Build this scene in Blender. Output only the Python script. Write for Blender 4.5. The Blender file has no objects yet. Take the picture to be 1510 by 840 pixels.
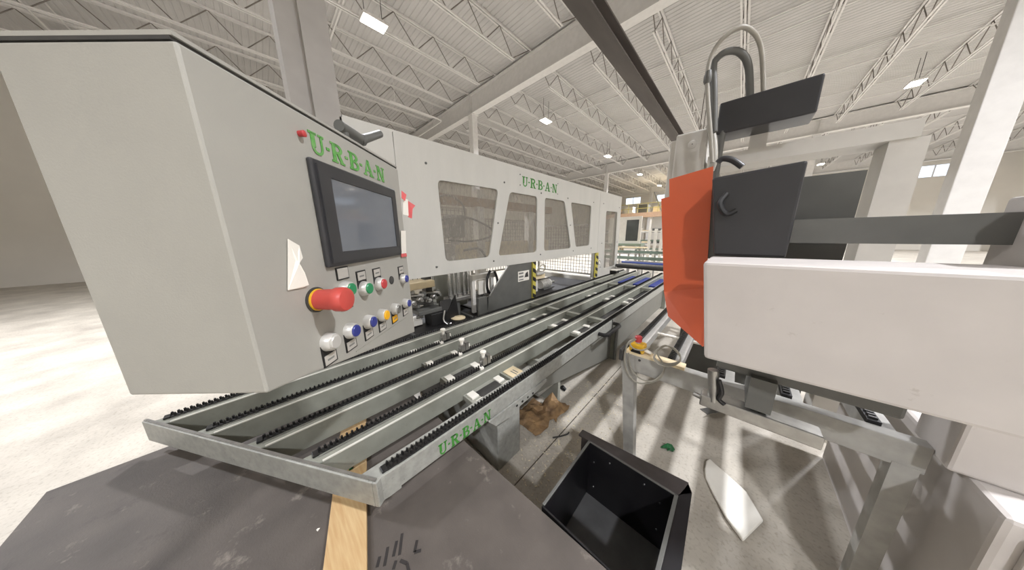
import bpy, math, random
import numpy as np
from mathutils import Matrix, Vector
random.seed(7)
scn = bpy.context.scene
COL = scn.collection

# ------------------------------------------------------------------ camera
# world: +Y along the conveyor rails and the roof joists, +Z up, floor at z = 0
F = 345.0; CX, CY = 755.0, 420.0; H = 1.65
_vy = np.array([338., -78., F]); _nz = np.array([20., (338*20+F*F)/78, F])
_Y = _vy/np.linalg.norm(_vy); _Z = -_nz/np.linalg.norm(_nz); _X = np.cross(_Y, _Z)
M = np.array([_X, _Y, _Z]); C0 = np.array([0, 0, H])
cam = bpy.data.cameras.new('camera'); camo = bpy.data.objects.new('camera', cam); COL.objects.link(camo)
cam.sensor_fit = 'HORIZONTAL'; cam.sensor_width = 36; cam.lens = 36*F/1510; cam.clip_start = .02; cam.clip_end = 300
r_, u_, f_ = M@[1, 0, 0], -(M@[0, 1, 0]), M@[0, 0, 1]
camo.matrix_world = Matrix(((r_[0], u_[0], -f_[0], 0), (r_[1], u_[1], -f_[1], 0), (r_[2], u_[2], -f_[2], H), (0, 0, 0, 1)))
scn.camera = camo
def ray(p): return M@np.array([p[0]-CX, p[1]-CY, F])
def onz(p, z): d = ray(p); return Vector(C0+d*(z-H)/d[2])
def onx(p, x): d = ray(p); return Vector(C0+d*x/d[0])
def ony(p, y): d = ray(p); return Vector(C0+d*y/d[1])

# ------------------------------------------------------------------ world and exposure
w = bpy.data.worlds.new('World'); scn.world = w; w.use_nodes = True
w.node_tree.nodes['Background'].inputs[0].default_value = (.86, .93, 1, 1)
w.node_tree.nodes['Background'].inputs[1].default_value = 1.6
scn.view_settings.view_transform = 'Standard'; scn.view_settings.look = 'None'
scn.view_settings.exposure = 0.2; scn.view_settings.gamma = 1; scn.view_settings.use_curve_mapping = False
LAMP_W = 470.0
LAMP_COL = (.975, .99, 1.05)
scn.cycles.max_bounces = 8; scn.cycles.diffuse_bounces = 5; scn.cycles.transparent_max_bounces = 24

# ------------------------------------------------------------------ materials
def s2l(c): return tuple(((v/255)/12.92 if v/255 <= .04045 else ((v/255+.055)/1.055)**2.4) for v in c)
MATS = {}
def mat(name, rgb, rough=.5, metal=0, noise=.06, scale=8, bump=0, bscale=60, rgb2=None, stretch=None, emit=0, detail=5):
    m = bpy.data.materials.new(name); m.use_nodes = True; nt = m.node_tree; b = nt.nodes['Principled BSDF']
    c = s2l(rgb)
    b.inputs['Roughness'].default_value = rough; b.inputs['Metallic'].default_value = metal
    tc = nt.nodes.new('ShaderNodeTexCoord'); mp = nt.nodes.new('ShaderNodeMapping'); nt.links.new(tc.outputs['Object'], mp.inputs[0])
    if stretch: mp.inputs['Scale'].default_value = stretch
    n = nt.nodes.new('ShaderNodeTexNoise'); n.inputs['Scale'].default_value = scale; n.inputs['Detail'].default_value = detail
    nt.links.new(mp.outputs[0], n.inputs['Vector'])
    r = nt.nodes.new('ShaderNodeValToRGB'); r.color_ramp.elements[0].position = .3; r.color_ramp.elements[1].position = .7
    lo = s2l(rgb2) if rgb2 else tuple(v*(1-2*noise) for v in c); hi = c if rgb2 else tuple(min(1, v*(1+noise)) for v in c)
    r.color_ramp.elements[0].color = (*lo, 1); r.color_ramp.elements[1].color = (*hi, 1)
    nt.links.new(n.outputs['Fac'], r.inputs[0]); nt.links.new(r.outputs[0], b.inputs['Base Color'])
    if bump:
        n2 = nt.nodes.new('ShaderNodeTexNoise'); n2.inputs['Scale'].default_value = bscale; n2.inputs['Detail'].default_value = 6
        nt.links.new(mp.outputs[0], n2.inputs['Vector'])
        bp = nt.nodes.new('ShaderNodeBump'); bp.inputs['Strength'].default_value = bump; bp.inputs['Distance'].default_value = .01
        nt.links.new(n2.outputs['Fac'], bp.inputs['Height']); nt.links.new(bp.outputs[0], b.inputs['Normal'])
    if emit:
        nt.links.new(r.outputs[0], b.inputs['Emission Color']); b.inputs['Emission Strength'].default_value = emit
    MATS[name] = m; return m
mat('ceiling_paint', (206, 198, 186), .7, noise=.03)
mat('column_shaded', (160, 156, 151), .6, noise=.03)  # white column, its shade put into the colour
mat('steel_white', (216, 214, 211), .6, noise=.03)
mat('deck_steel', (192, 190, 188), .7, noise=.03, scale=2)
mat('web_shaded', (120, 114, 107), .6, noise=.05)  # grey web rods, the shade they hang in painted into the tone
mat('wall_white', (222, 218, 210), .8, noise=.02, scale=1)
mat('enclosure', (193, 191, 184), .42, noise=.025, scale=5, stretch=(1, 1, .25))
mat('panel_grey', (158, 156, 148), .5, noise=.03, scale=4, bump=.05, bscale=300)
mat('rail_grey', (140, 141, 130), .42, noise=.07, scale=10, bump=.04, bscale=120)
mat('cover_grey', (116, 115, 108), .5, noise=.05, scale=4)
mat('rail_worn', (152, 152, 145), .45, noise=.09, scale=30, bump=.06, bscale=90)
mat('highlight_pale', (222, 220, 210), .3, .2, noise=.03)  # pale tone standing in for light caught on the rail edges
mat('cabinet_grey', (150, 150, 140), .5, noise=.05, scale=4)
mat('dark_grey', (92, 92, 88), .5, noise=.06)
mat('charcoal', (58, 57, 55), .5, noise=.08)
mat('black', (26, 25, 25), .5, noise=.1)
mat('black_chain', (30, 29, 28), .42, noise=.2, scale=40)
mat('bin_black', (26, 25, 27), .38, noise=.12, scale=12, bump=.04)
mat('bin_floor', (92, 92, 92), .5, noise=.1, scale=12)
mat('rim_brown', (62, 56, 54), .55, noise=.1, scale=20)
mat('bezel', (50, 50, 52), .35, noise=.04)
mat('screen', (104, 108, 114), .07, noise=.03)  # switched-off screen, grey base carries the hall's bright reflection
mat('green', (66, 136, 54), .5, noise=.04)
mat('green_worn', (66, 142, 52), .5, rgb2=(110, 160, 92), scale=60)
mat('button_green', (40, 130, 84), .35, noise=.03)
mat('button_red', (178, 58, 60), .35, noise=.03)
mat('button_blue', (48, 56, 128), .35, noise=.03)
mat('button_yellow', (226, 168, 30), .35, noise=.03)
mat('estop_red', (186, 72, 64), .42, noise=.05)
mat('estop_yellow', (214, 168, 44), .4, noise=.05)
mat('chrome', (205, 205, 203), .25, .9, noise=.05)
mat('steel', (165, 163, 158), .35, .8, noise=.1, scale=20)
mat('silver_paint', (196, 194, 188), .35, .3, noise=.05)
mat('white_plastic', (236, 232, 222), .45, noise=.03)
mat('label_silver', (176, 172, 164), .5, noise=.05)
mat('card_white', (226, 222, 212), .7, noise=.03)
mat('print_grey', (120, 120, 116), .7, noise=.05)
mat('sheet_brown', (86, 79, 73), .62, noise=.14, scale=5, bump=.12, bscale=180, detail=9)
def scuff(name, rgb, scale, lo, hi, amt, stretch=(1, 1, 1)):
    nt = MATS[name].node_tree; b = nt.nodes['Principled BSDF']; src = b.inputs['Base Color'].links[0].from_socket
    tc = nt.nodes.new('ShaderNodeTexCoord'); mp = nt.nodes.new('ShaderNodeMapping'); mp.inputs['Scale'].default_value = stretch
    n = nt.nodes.new('ShaderNodeTexNoise'); n.inputs['Scale'].default_value = scale; n.inputs['Detail'].default_value = 8; n.inputs['Roughness'].default_value = .7
    nt.links.new(tc.outputs['Object'], mp.inputs[0]); nt.links.new(mp.outputs[0], n.inputs['Vector'])
    r = nt.nodes.new('ShaderNodeMapRange'); r.inputs[1].default_value = lo; r.inputs[2].default_value = hi; r.inputs[3].default_value = 0; r.inputs[4].default_value = amt
    mx = nt.nodes.new('ShaderNodeMixRGB'); mx.inputs[2].default_value = (*s2l(rgb), 1)
    nt.links.new(n.outputs['Fac'], r.inputs[0]); nt.links.new(r.outputs[0], mx.inputs[0]); nt.links.new(src, mx.inputs[1]); nt.links.new(mx.outputs[0], b.inputs['Base Color'])
scuff('sheet_brown', (150, 140, 130), 9, .6, .72, .55); scuff('sheet_brown', (56, 50, 47), 4, .6, .7, .5)
scuff('rail_worn', (84, 82, 78), 70, .6, .68, .5); scuff('rail_grey', (112, 112, 104), 14, .58, .75, .5)
scuff('enclosure', (206, 204, 198), 40, .55, .75, .5, (1, 2.5, .3))
mat('ink', (44, 40, 38), .7, noise=.2)
mat('wood', (196, 168, 124), .6, rgb2=(182, 148, 102), scale=7, stretch=(1.2, 14, 14), bump=.05)
mat('pallet_wood', (150, 118, 82), .75, rgb2=(118, 92, 64), scale=8)
mat('cardboard', (164, 132, 92), .75, rgb2=(98, 76, 54), scale=14)
mat('orange', (208, 92, 52), .4, rgb2=(200, 94, 60), scale=2.5)
mat('machine_white', (194, 188, 183), .5, noise=.03, scale=6)
mat('post_grey', (208, 205, 198), .5, noise=.03)
mat('beam_dark', (88, 82, 78), .55, noise=.12, scale=6, stretch=(1, .2, 1))
mat('bench_grey', (160, 158, 152), .5, noise=.1, scale=14)
mat('hose_grey', (150, 146, 136), .5, noise=.05)
mat('cable_grey', (148, 144, 132), .55, noise=.04)
mat('blue', (46, 62, 140), .5, noise=.08)
mat('blue_roller', (66, 84, 150), .4, noise=.05)
mat('teal_grey', (126, 142, 128), .5, noise=.05)
mat('hazard_yellow', (190, 178, 78), .5, noise=.05)
mat('cream', (224, 206, 170), .6, noise=.06)
mat('red_tape', (206, 92, 92), .6, noise=.04)
mat('wire', (70, 68, 64), .5, .5, noise=.05)
mat('mezz_orange', (196, 162, 132), .6, noise=.05)
mat('yellow_rail', (206, 194, 120), .5, noise=.05)
mat('dark_glass', (84, 88, 86), .08, noise=.05)
mat('green_scrap', (34, 104, 58), .4, noise=.2, scale=40)
mat('pale_shaving', (216, 206, 180), .7, noise=.05)
mat('joint', (84, 76, 66), .9, noise=.1)

scuff('machine_white', (150, 140, 130), 18, .64, .72, .4)

# floor: pale worn concrete
def floor_mat():
    m = bpy.data.materials.new('concrete'); m.use_nodes = True; nt = m.node_tree; b = nt.nodes['Principled BSDF']
    tc = nt.nodes.new('ShaderNodeTexCoord')
    a = nt.nodes.new('ShaderNodeTexNoise'); a.inputs['Scale'].default_value = 1.4; a.inputs['Detail'].default_value = 10; a.inputs['Roughness'].default_value = .65
    nt.links.new(tc.outputs['Object'], a.inputs['Vector'])
    r = nt.nodes.new('ShaderNodeValToRGB'); r.color_ramp.elements[0].position = .32; r.color_ramp.elements[1].position = .62
    r.color_ramp.elements[0].color = (*s2l((160, 153, 142)), 1); r.color_ramp.elements[1].color = (*s2l((194, 187, 174)), 1)
    nt.links.new(a.outputs['Fac'], r.inputs[0])
    v = nt.nodes.new('ShaderNodeTexNoise'); v.inputs['Scale'].default_value = 55; v.inputs['Detail'].default_value = 6
    nt.links.new(tc.outputs['Object'], v.inputs['Vector'])
    r2 = nt.nodes.new('ShaderNodeValToRGB'); r2.color_ramp.elements[0].position = .3; r2.color_ramp.elements[1].position = .48
    r2.color_ramp.elements[0].color = (.72, .70, .68, 1); r2.color_ramp.elements[1].color = (1, 1, 1, 1)
    nt.links.new(v.outputs['Fac'], r2.inputs[0])
    mx = nt.nodes.new('ShaderNodeMixRGB'); mx.blend_type = 'MULTIPLY'; mx.inputs[0].default_value = .8
    nt.links.new(r.outputs[0], mx.inputs[1]); nt.links.new(r2.outputs[0], mx.inputs[2])
    nt.links.new(mx.outputs[0], b.inputs['Base Color']); b.inputs['Roughness'].default_value = .55
    bp = nt.nodes.new('ShaderNodeBump'); bp.inputs['Strength'].default_value = .12; bp.inputs['Distance'].default_value = .01
    nt.links.new(v.outputs['Fac'], bp.inputs['Height']); nt.links.new(bp.outputs[0], b.inputs['Normal'])
    MATS['concrete'] = m
floor_mat()
# hazy, scratched clear plastic of the enclosure windows; clean clear glass
def pane_mat(name, tint, haze, hazecol, scratch=True):
    m = bpy.data.materials.new(name); m.use_nodes = True; nt = m.node_tree; nt.nodes.clear()
    out = nt.nodes.new('ShaderNodeOutputMaterial'); mx = nt.nodes.new('ShaderNodeMixShader')
    t = nt.nodes.new('ShaderNodeBsdfTransparent'); t.inputs[0].default_value = (*tint, 1)
    g = nt.nodes.new('ShaderNodeBsdfPrincipled'); g.inputs['Base Color'].default_value = (*s2l(hazecol), 1); g.inputs['Roughness'].default_value = .25
    nt.links.new(t.outputs[0], mx.inputs[1]); nt.links.new(g.outputs[0], mx.inputs[2]); nt.links.new(mx.outputs[0], out.inputs[0])
    mx.inputs[0].default_value = haze
    if scratch:
        tc = nt.nodes.new('ShaderNodeTexCoord'); mp = nt.nodes.new('ShaderNodeMapping'); mp.inputs['Scale'].default_value = (1, 9, 1.4)
        mp.inputs['Rotation'].default_value = (.25, 0, 0)
        n = nt.nodes.new('ShaderNodeTexNoise'); n.inputs['Scale'].default_value = 9; n.inputs['Detail'].default_value = 8
        nt.links.new(tc.outputs['Object'], mp.inputs[0]); nt.links.new(mp.outputs[0], n.inputs['Vector'])
        r = nt.nodes.new('ShaderNodeMapRange'); r.inputs[1].default_value = .45; r.inputs[2].default_value = .75; r.inputs[3].default_value = haze; r.inputs[4].default_value = min(1, haze+.3)
        nt.links.new(n.outputs['Fac'], r.inputs[0]); nt.links.new(r.outputs[0], mx.inputs[0])
    MATS[name] = m
pane_mat('scratched_plastic', (.84, .83, .81), .3, (158, 153, 144))
pane_mat('window_glass', (.95, .97, 1), .06, (220, 224, 226), False)
def glow(name, rgb, s):
    m = bpy.data.materials.new(name); m.use_nodes = True; b = m.node_tree.nodes['Principled BSDF']
    n = m.node_tree.nodes.new('ShaderNodeRGB'); n.outputs[0].default_value = (*s2l(rgb), 1)
    m.node_tree.links.new(n.outputs[0], b.inputs['Base Color']); m.node_tree.links.new(n.outputs[0], b.inputs['Emission Color'])
    b.inputs['Emission Strength'].default_value = s; MATS[name] = m
glow('lamp_glow', (255, 250, 238), 14)

# ------------------------------------------------------------------ mesh helpers
class MB:
    def __init__(s): s.v = []; s.f = []
    def add(s, vs, fs):
        o = len(s.v); s.v += [tuple(v) for v in vs]; s.f += [tuple(i+o for i in f) for f in fs]; return s
    def box(s, x0, x1, y0, y1, z0, z1):
        return s.add([(x0, y0, z0), (x1, y0, z0), (x1, y1, z0), (x0, y1, z0), (x0, y0, z1), (x1, y0, z1), (x1, y1, z1), (x0, y1, z1)],
                     [(0, 3, 2, 1), (4, 5, 6, 7), (0, 1, 5, 4), (1, 2, 6, 5), (2, 3, 7, 6), (3, 0, 4, 7)])
    def obox(s, o, u, v, n, a0, a1, b0, b1, c0, c1):
        o, u, v, n = Vector(o), Vector(u), Vector(v), Vector(n)
        P = lambda a, b, c: o+u*a+v*b+n*c
        return s.add([P(a0, b0, c0), P(a1, b0, c0), P(a1, b1, c0), P(a0, b1, c0), P(a0, b0, c1), P(a1, b0, c1), P(a1, b1, c1), P(a0, b1, c1)],
                     [(0, 3, 2, 1), (4, 5, 6, 7), (0, 1, 5, 4), (1, 2, 6, 5), (2, 3, 7, 6), (3, 0, 4, 7)])
    def bar(s, p, q, wd, ht, up=(0, 0, 1)):
        p, q = Vector(p), Vector(q); d = q-p; L = d.length; d = d.normalized(); up = Vector(up)
        if abs(d.dot(up)) > .99: up = Vector((0, 1, 0))
        r = d.cross(up).normalized(); t = r.cross(d)
        return s.obox(p, d, r, t, 0, L, -wd/2, wd/2, -ht/2, ht/2)
    def cyl(s, p, q, r0, r1=None, n=16, cap=True):
        r1 = r0 if r1 is None else r1
        p, q = Vector(p), Vector(q); d = (q-p).normalized(); a = Vector((0, 0, 1)) if abs(d.z) < .9 else Vector((1, 0, 0))
        x = d.cross(a).normalized(); y = d.cross(x)
        vs = []
        for c, r in ((p, r0), (q, r1)):
            for i in range(n):
                t = 2*math.pi*i/n; vs.append(c+x*r*math.cos(t)+y*r*math.sin(t))
        fs = [(i, (i+1) % n, n+(i+1) % n, n+i) for i in range(n)]
        if cap: fs += [tuple(range(n-1, -1, -1)), tuple(range(n, 2*n))]
        return s.add(vs, fs)
    def lathe(s, p, d, prof, n=20):
        p = Vector(p); d = Vector(d).normalized(); a = Vector((0, 0, 1)) if abs(d.z) < .9 else Vector((1, 0, 0))
        x = d.cross(a).normalized(); y = d.cross(x); vs = []; fs = []
        for (h, r) in prof:
            for i in range(n):
                t = 2*math.pi*i/n; vs.append(p+d*h+x*r*math.cos(t)+y*r*math.sin(t))
        for k in range(len(prof)-1):
            for i in range(n): fs.append((k*n+i, k*n+(i+1) % n, (k+1)*n+(i+1) % n, (k+1)*n+i))
        fs += [tuple(range(n-1, -1, -1)), tuple(range((len(prof)-1)*n, len(prof)*n))]
        return s.add(vs, fs)
    def tube(s, pts, r, n=8, closed=False):
        pts = [Vector(p) for p in pts]; N = len(pts); vs = []; fs = []; px = None
        for i, p in enumerate(pts):
            a = pts[(i-1) % N] if (closed or i > 0) else p; b = pts[(i+1) % N] if (closed or i < N-1) else p
            d = (b-a).normalized()
            if px is None:
                g = Vector((0, 0, 1)) if abs(d.z) < .9 else Vector((1, 0, 0)); px = d.cross(g).normalized()
            px = (px-d*px.dot(d)).normalized(); y = d.cross(px)
            for k in range(n):
                t = 2*math.pi*k/n; vs.append(p+px*r*math.cos(t)+y*r*math.sin(t))
        for i in range(N if closed else N-1):
            j = (i+1) % N
            for k in range(n): fs.append((i*n+k, i*n+(k+1) % n, j*n+(k+1) % n, j*n+k))
        if not closed: fs += [tuple(range(n-1, -1, -1)), tuple(range((N-1)*n, N*n))]
        return s.add(vs, fs)
    def prism(s, pts, off):
        pts = [Vector(p) for p in pts]; off = Vector(off); n = len(pts)
        return s.add(pts+[p+off for p in pts], [tuple(range(n-1, -1, -1)), tuple(range(n, 2*n))]+[(i, (i+1) % n, n+(i+1) % n, n+i) for i in range(n)])
    def build(s, name, m, parent=None, smooth=False, bevel=0, kind=None, label=None):
        me = bpy.data.meshes.new(name); me.from_pydata(s.v, [], s.f); me.update()
        import bmesh
        b = bmesh.new(); b.from_mesh(me); bmesh.ops.recalc_face_normals(b, faces=b.faces); b.to_mesh(me); b.free()
        o = bpy.data.objects.new(name, me); COL.objects.link(o)
        me.materials.append(MATS[m] if isinstance(m, str) else m)
        if smooth:
            for p in me.polygons: p.use_smooth = True
            md = o.modifiers.new('edge', 'EDGE_SPLIT'); md.split_angle = math.radians(40)
        if bevel:
            md = o.modifiers.new('bevel', 'BEVEL'); md.width = bevel; md.segments = 2; md.limit_method = 'ANGLE'
        if parent is not None:
            o.parent = parent; o.matrix_parent_inverse = Matrix.Translation(-wloc(parent))
        if kind: o['kind'] = kind
        if label: o['label'] = label
        return o
def wloc(o):
    # every parent is only ever translated
    v = Vector(o.location)
    if o.parent: v = v+wloc(o.parent)-wloc(o.parent)
    return v
def thing(name, label, cat, loc=(0, 0, 0), group=None):
    o = bpy.data.objects.new(name, None); COL.objects.link(o); o.location = loc; o.empty_display_size = .1
    o['label'] = label; o['category'] = cat
    if group: o['group'] = group
    return o
def tag(o, label, cat, group=None):
    o['label'] = label; o['category'] = cat
    if group: o['group'] = group
    return o
def struct(o): o['kind'] = 'structure'; return o
def copy_tree(o, delta, parent=None, label=None):
    c = o.copy(); COL.objects.link(c)
    if parent is None: c.location = Vector(o.location)+Vector(delta)
    else: c.parent = parent; c.matrix_parent_inverse = o.matrix_parent_inverse.copy()
    if label: c['label'] = label
    for ch in list(o.children): copy_tree(ch, delta, c)
    return c
def arcpts(c, rx, ry, a0, a1, n=10):
    return [(c[0]+rx*math.cos(math.radians(a0+(a1-a0)*i/n)), c[1]+ry*math.sin(math.radians(a0+(a1-a0)*i/n))) for i in range(n+1)]
def catmull(P, n=8, closed=False):
    P = [Vector(p) for p in P]; out = []; N = len(P)
    for i in range(N if closed else N-1):
        if closed: a, b, c, d = P[i-1], P[i], P[(i+1) % N], P[(i+2) % N]
        else: a, b, c, d = P[max(i-1, 0)], P[i], P[i+1], P[min(i+2, N-1)]
        for k in range(n):
            t = k/n; out.append(.5*((2*b)+(c-a)*t+(2*a-5*b+4*c-d)*t*t+(3*b-a-3*c+d)*t**3))
    if not closed: out.append(P[-1])
    return out

# slab-serif letters, unit height; every letter is a list of 2D polygons
def R4(x0, x1, y0, y1): return [(x0, y0), (x1, y0), (x1, y1), (x0, y1)]
def ring(c, ro, ri, a0, a1, n=10):
    o = arcpts(c, ro[0], ro[1], a0, a1, n); i = arcpts(c, ri[0], ri[1], a0, a1, n)
    return [[o[k], o[k+1], i[k+1], i[k]] for k in range(n)]
GL = {
 'U': (.84, [R4(.0, .42, .9, 1), R4(.1, .32, .32, .95), R4(.52, .84, .9, 1), R4(.62, .74, .32, .95)]+ring((.42, .34), (.32, .34), (.2, .22), 180, 360)),
 'R': (.86, [R4(0, .5, .9, 1), R4(.09, .31, .05, .95), R4(0, .4, 0, .1)]+ring((.45, .74), (.33, .26), (.14, .13), -90, 90)+[R4(.3, .46, .48, .6), R4(.3, .46, .88, 1), [(.36, .5), (.58, .5), (.8, .08), (.56, .08)], R4(.54, .88, 0, .1)]),
 'B': (.82, [R4(0, .48, .9, 1), R4(.09, .31, .05, .95), R4(0, .48, 0, .1), R4(.3, .48, .46, .57)]+ring((.45, .76), (.3, .24), (.12, .12), -90, 90)+ring((.46, .28), (.35, .28), (.15, .16), -90, 90)),
 'A': (.98, [[(.1, .05), (.22, .05), (.52, 1), (.4, 1)], [(.4, 1), (.58, 1), (.9, .05), (.66, .05)], R4(.28, .7, .3, .4), R4(0, .34, 0, .1), R4(.56, 1, 0, .1)]),
 'N': (.94, [R4(0, .26, .9, 1), R4(.1, .22, .05, .95), R4(0, .34, 0, .1), [(.1, 1), (.34, 1), (.84, 0), (.62, 0)], R4(.72, .84, .0, .95), R4(.62, .96, .9, 1)]),
 '-': (.3, [R4(.05, .25, .44, .58)]),
}
def lettering(name, text, m, parent, o, u, v, n, h, gap=.05, wscale=1.0, label=None):
    o, u, v, n = Vector(o), Vector(u), Vector(v), Vector(n); x = 0
    for ch in text:                                  # every letter and hyphen is a part of its own
        wd, polys = GL[ch]; mb = MB()
        for p in polys: mb.prism([o+u*((x+a)*h*wscale)+v*(b*h) for a, b in p], n*.0015)
        mb.build('hyphen' if ch == '-' else 'letter', m, parent, label=None if ch == '-' else 'green slab-serif letter '+ch)
        x += wd+gap
def textwidth(text, h, gap=.05): return sum(GL[c][0]+gap for c in text)*h-gap*h

# ------------------------------------------------------------------ the hall
XW0, XW1, YW0, YW1 = -19.0, 18.2, -8.6, 38.0
ZC, ZD = 7.0, 7.66       # bottom chord level, roof deck level
struct(MB().box(XW0, XW1, YW0, YW1, -.2, 0).build('floor', 'concrete'))
fl = bpy.data.objects['floor']
for x in (-.872, 3.6): MB().box(x-.004, x+.004, YW0+.1, YW1-.1, 0, .0008).build('control_joint', 'joint', fl)
# corrugated roof deck: flutes run across the joists
mb = MB(); per = .15; y = YW0; prof = []
while y < YW1:
    prof += [(y, ZD), (y+.085, ZD), (y+.1, ZD+.016), (y+.135, ZD+.016)]; y += per
prof.append((YW1, ZD))
vs = [(XW0, a, b) for a, b in prof]+[(XW1, a, b) for a, b in prof]; n = len(prof)
mb.add(vs, [(i, i+1, n+i+1, n+i) for i in range(n-1)])
struct(mb.build('ceiling', 'deck_steel'))
def wall_with_holes(name, axis, pos, a0, a1, z0, z1, holes, th, m='wall_white'):
    mb = MB(); cuts = sorted(set([a0, a1]+[h for q in holes for h in q[:2]])); 
    for i in range(len(cuts)-1):
        c0, c1 = cuts[i], cuts[i+1]; segs = [(z0, z1)]
        for q in holes:
            if q[0] <= c0 and q[1] >= c1: segs = [(z0, q[2]), (q[3], z1)]
        for s0, s1 in segs:
            if axis == 'y': mb.box(c0, c1, pos, pos+th, s0, s1)
            else: mb.box(pos, pos+th, c0, c1, s0, s1)
    return struct(mb.build(name, m))
ZT = ZD+.3
holes = [(-13.0, -10.9, 5.75, 6.75), (-9.0, -6.3, 5.75, 6.75), (-4.6, -2.0, 5.75, 6.75), (0, 2.6, 5.75, 6.75), (4.6, 7.2, 5.75, 6.75), (9.2, 11.8, 5.75, 6.75)]
wall_with_holes('wall_back', 'y', YW1, XW0, XW1, 0, ZT, holes, .25)
wall_with_holes('wall_front', 'y', YW0-.25, XW0, XW1, 0, ZT, [], .25)
wall_with_holes('wall_left', 'x', XW0-.25, YW0, YW1, 0, ZT, [], .25)
wall_with_holes('wall_right', 'x', XW1, YW0, YW1, 0, ZT, [], .25)
for i, (a0, a1, z0, z1) in enumerate(holes):
    fr = MB()
    for s in ((a0, a0+.07, z0, z1), (a1-.07, a1, z0, z1), (a0+.07, a1-.07, z0, z0+.07), (a0+.07, a1-.07, z1-.07, z1), ((a0+a1)/2-.03, (a0+a1)/2+.03, z0+.07, z1-.07)):
        fr.box(s[0], s[1], YW1+.02, YW1+.1, s[2], s[3])
    wo = struct(fr.build('window_%d' % (i+1), 'steel_white'))
    MB().box(a0+.05, (a0+a1)/2, YW1+.05, YW1+.06, z0+.05, z1-.05).build('pane', 'window_glass', wo)
    MB().box((a0+a1)/2, a1-.05, YW1+.05, YW1+.06, z0+.05, z1-.05).build('pane', 'window_glass', wo)

# girders across the joists, wide-flange columns below them
GY = [-7.4, 7.3, 22.0, 36.6]
def wide_flange_x(x0, x1, y, z0, z1, fw=.3, ft=.03, wt=.02):
    return MB().box(x0, x1, y-fw/2, y+fw/2, z0, z0+ft).box(x0, x1, y-fw/2, y+fw/2, z1-ft, z1).box(x0, x1, y-wt/2, y+wt/2, z0+ft, z1-ft)
for gy, lab in zip(GY, ('behind the viewpoint near the front wall', 'nearest to the enclosure windows, over the conveyor', 'far down the hall, second across the joists', 'close to the back wall windows')):
    g = thing('roof_girder', 'white steel roof girder '+lab, 'girder', (0, gy, 6.85), 'roof girders')
    wide_flange_x(XW0, XW1, gy, 6.85, ZD-.06).build('beam', 'steel_white', g)
    for x in (-9.3, 2.3, 13.9): MB().box(x-.01, x+.01, gy-.14, gy+.14, 6.88, ZD-.09).build('stiffener', 'steel_white', g)
    for x in (-9.3, 2.3, 13.9):
        cl = thing('column', 'white square steel column under the %s' % {0: 'girder near the front wall', 1: 'girder over the conveyor', 2: 'second girder down the hall', 3: 'girder by the back wall'}[GY.index(gy)], 'column', (x, gy, 0), 'hall columns')
        MB().box(x-.14, x+.14, gy-.14, gy+.14, 0, 6.83).build('shaft', 'steel_white', cl, bevel=.01)
        MB().box(x-.2, x+.2, gy-.17, gy+.17, 6.81, 6.85).build('cap_plate', 'steel_white', cl)
        MB().box(x-.22, x+.22, gy-.22, gy+.22, 0, .025).build('base_plate', 'steel_white', cl)
# open-web joists
JX = [-2.44+1.735*k for k in range(-9, 12)]
def joist(y0, y1, gname):
    t = thing('roof_joist', 'white open web roof joist '+gname, 'joist', (0, y0, ZC), 'roof joists '+gname)
    MB().box(-.06, -.012, y0+.05, y1-.05, ZD-.05, ZD-.003).box(.012, .06, y0+.05, y1-.05, ZD-.05, ZD-.003).build('top_chord', 'steel_white', t)
    MB().box(-.055, -.016, y0+.95, y1-.95, ZC, ZC+.035).box(.016, .055, y0+.95, y1-.95, ZC, ZC+.035).build('bottom_chord', 'steel_white', t)
    wv = MB(); n = 11; a, b = y0+.95, y1-.95; st = (b-a)/n
    wv.cyl((0, y0+.2, ZD-.04), (0, a+.1, ZC+.02), .014, n=6); wv.cyl((0, y1-.2, ZD-.04), (0, b-.1, ZC+.02), .014, n=6)
    for i in range(n):
        m_ = a+st*(i+.5)
        wv.cyl((0, a+st*i+.02, ZC+.02), (0, m_, ZD-.04), .013, n=5, cap=False).cyl((0, m_, ZD-.04), (0, a+st*(i+1)-.02, ZC+.02), .013, n=5, cap=False)
    wv.build('web', 'web_shaded', t)
    return t
for y0, y1, gn in ((GY[0], GY[1], 'over the enclosure and the control panel'), (GY[1], GY[2], 'between the two girders down the hall'), (GY[2], GY[3], 'in the bay by the back wall')):
    base = joist(y0, y1, gn)
    for k, x in enumerate(JX):
        if k == 0: base.location.x = x
        else: copy_tree(base, (x-JX[0], 0, 0))
# bridging rods between the joists
for k, by in enumerate((-3.0, 2.2, 10.8, 14.6, 18.4, 26.5, 33.0)):
    lab = ['behind the viewpoint', 'above the control panel', 'first beyond the near girder', 'second beyond the near girder', 'third beyond the near girder', 'first beyond the far girder', 'next to the back wall'][k]
    br = thing('bridging', 'thin white bridging angle across the joists, '+lab, 'bridging', (0, by, ZC), 'joist bridging')
    MB().box(XW0, XW1, by-.016, by+.016, ZC+.05, ZC+.08).build('lower_angle', 'steel_white', br)
    MB().box(XW0, XW1, by+.12, by+.15, ZD-.1, ZD-.07).build('upper_angle', 'steel_white', br)
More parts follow.
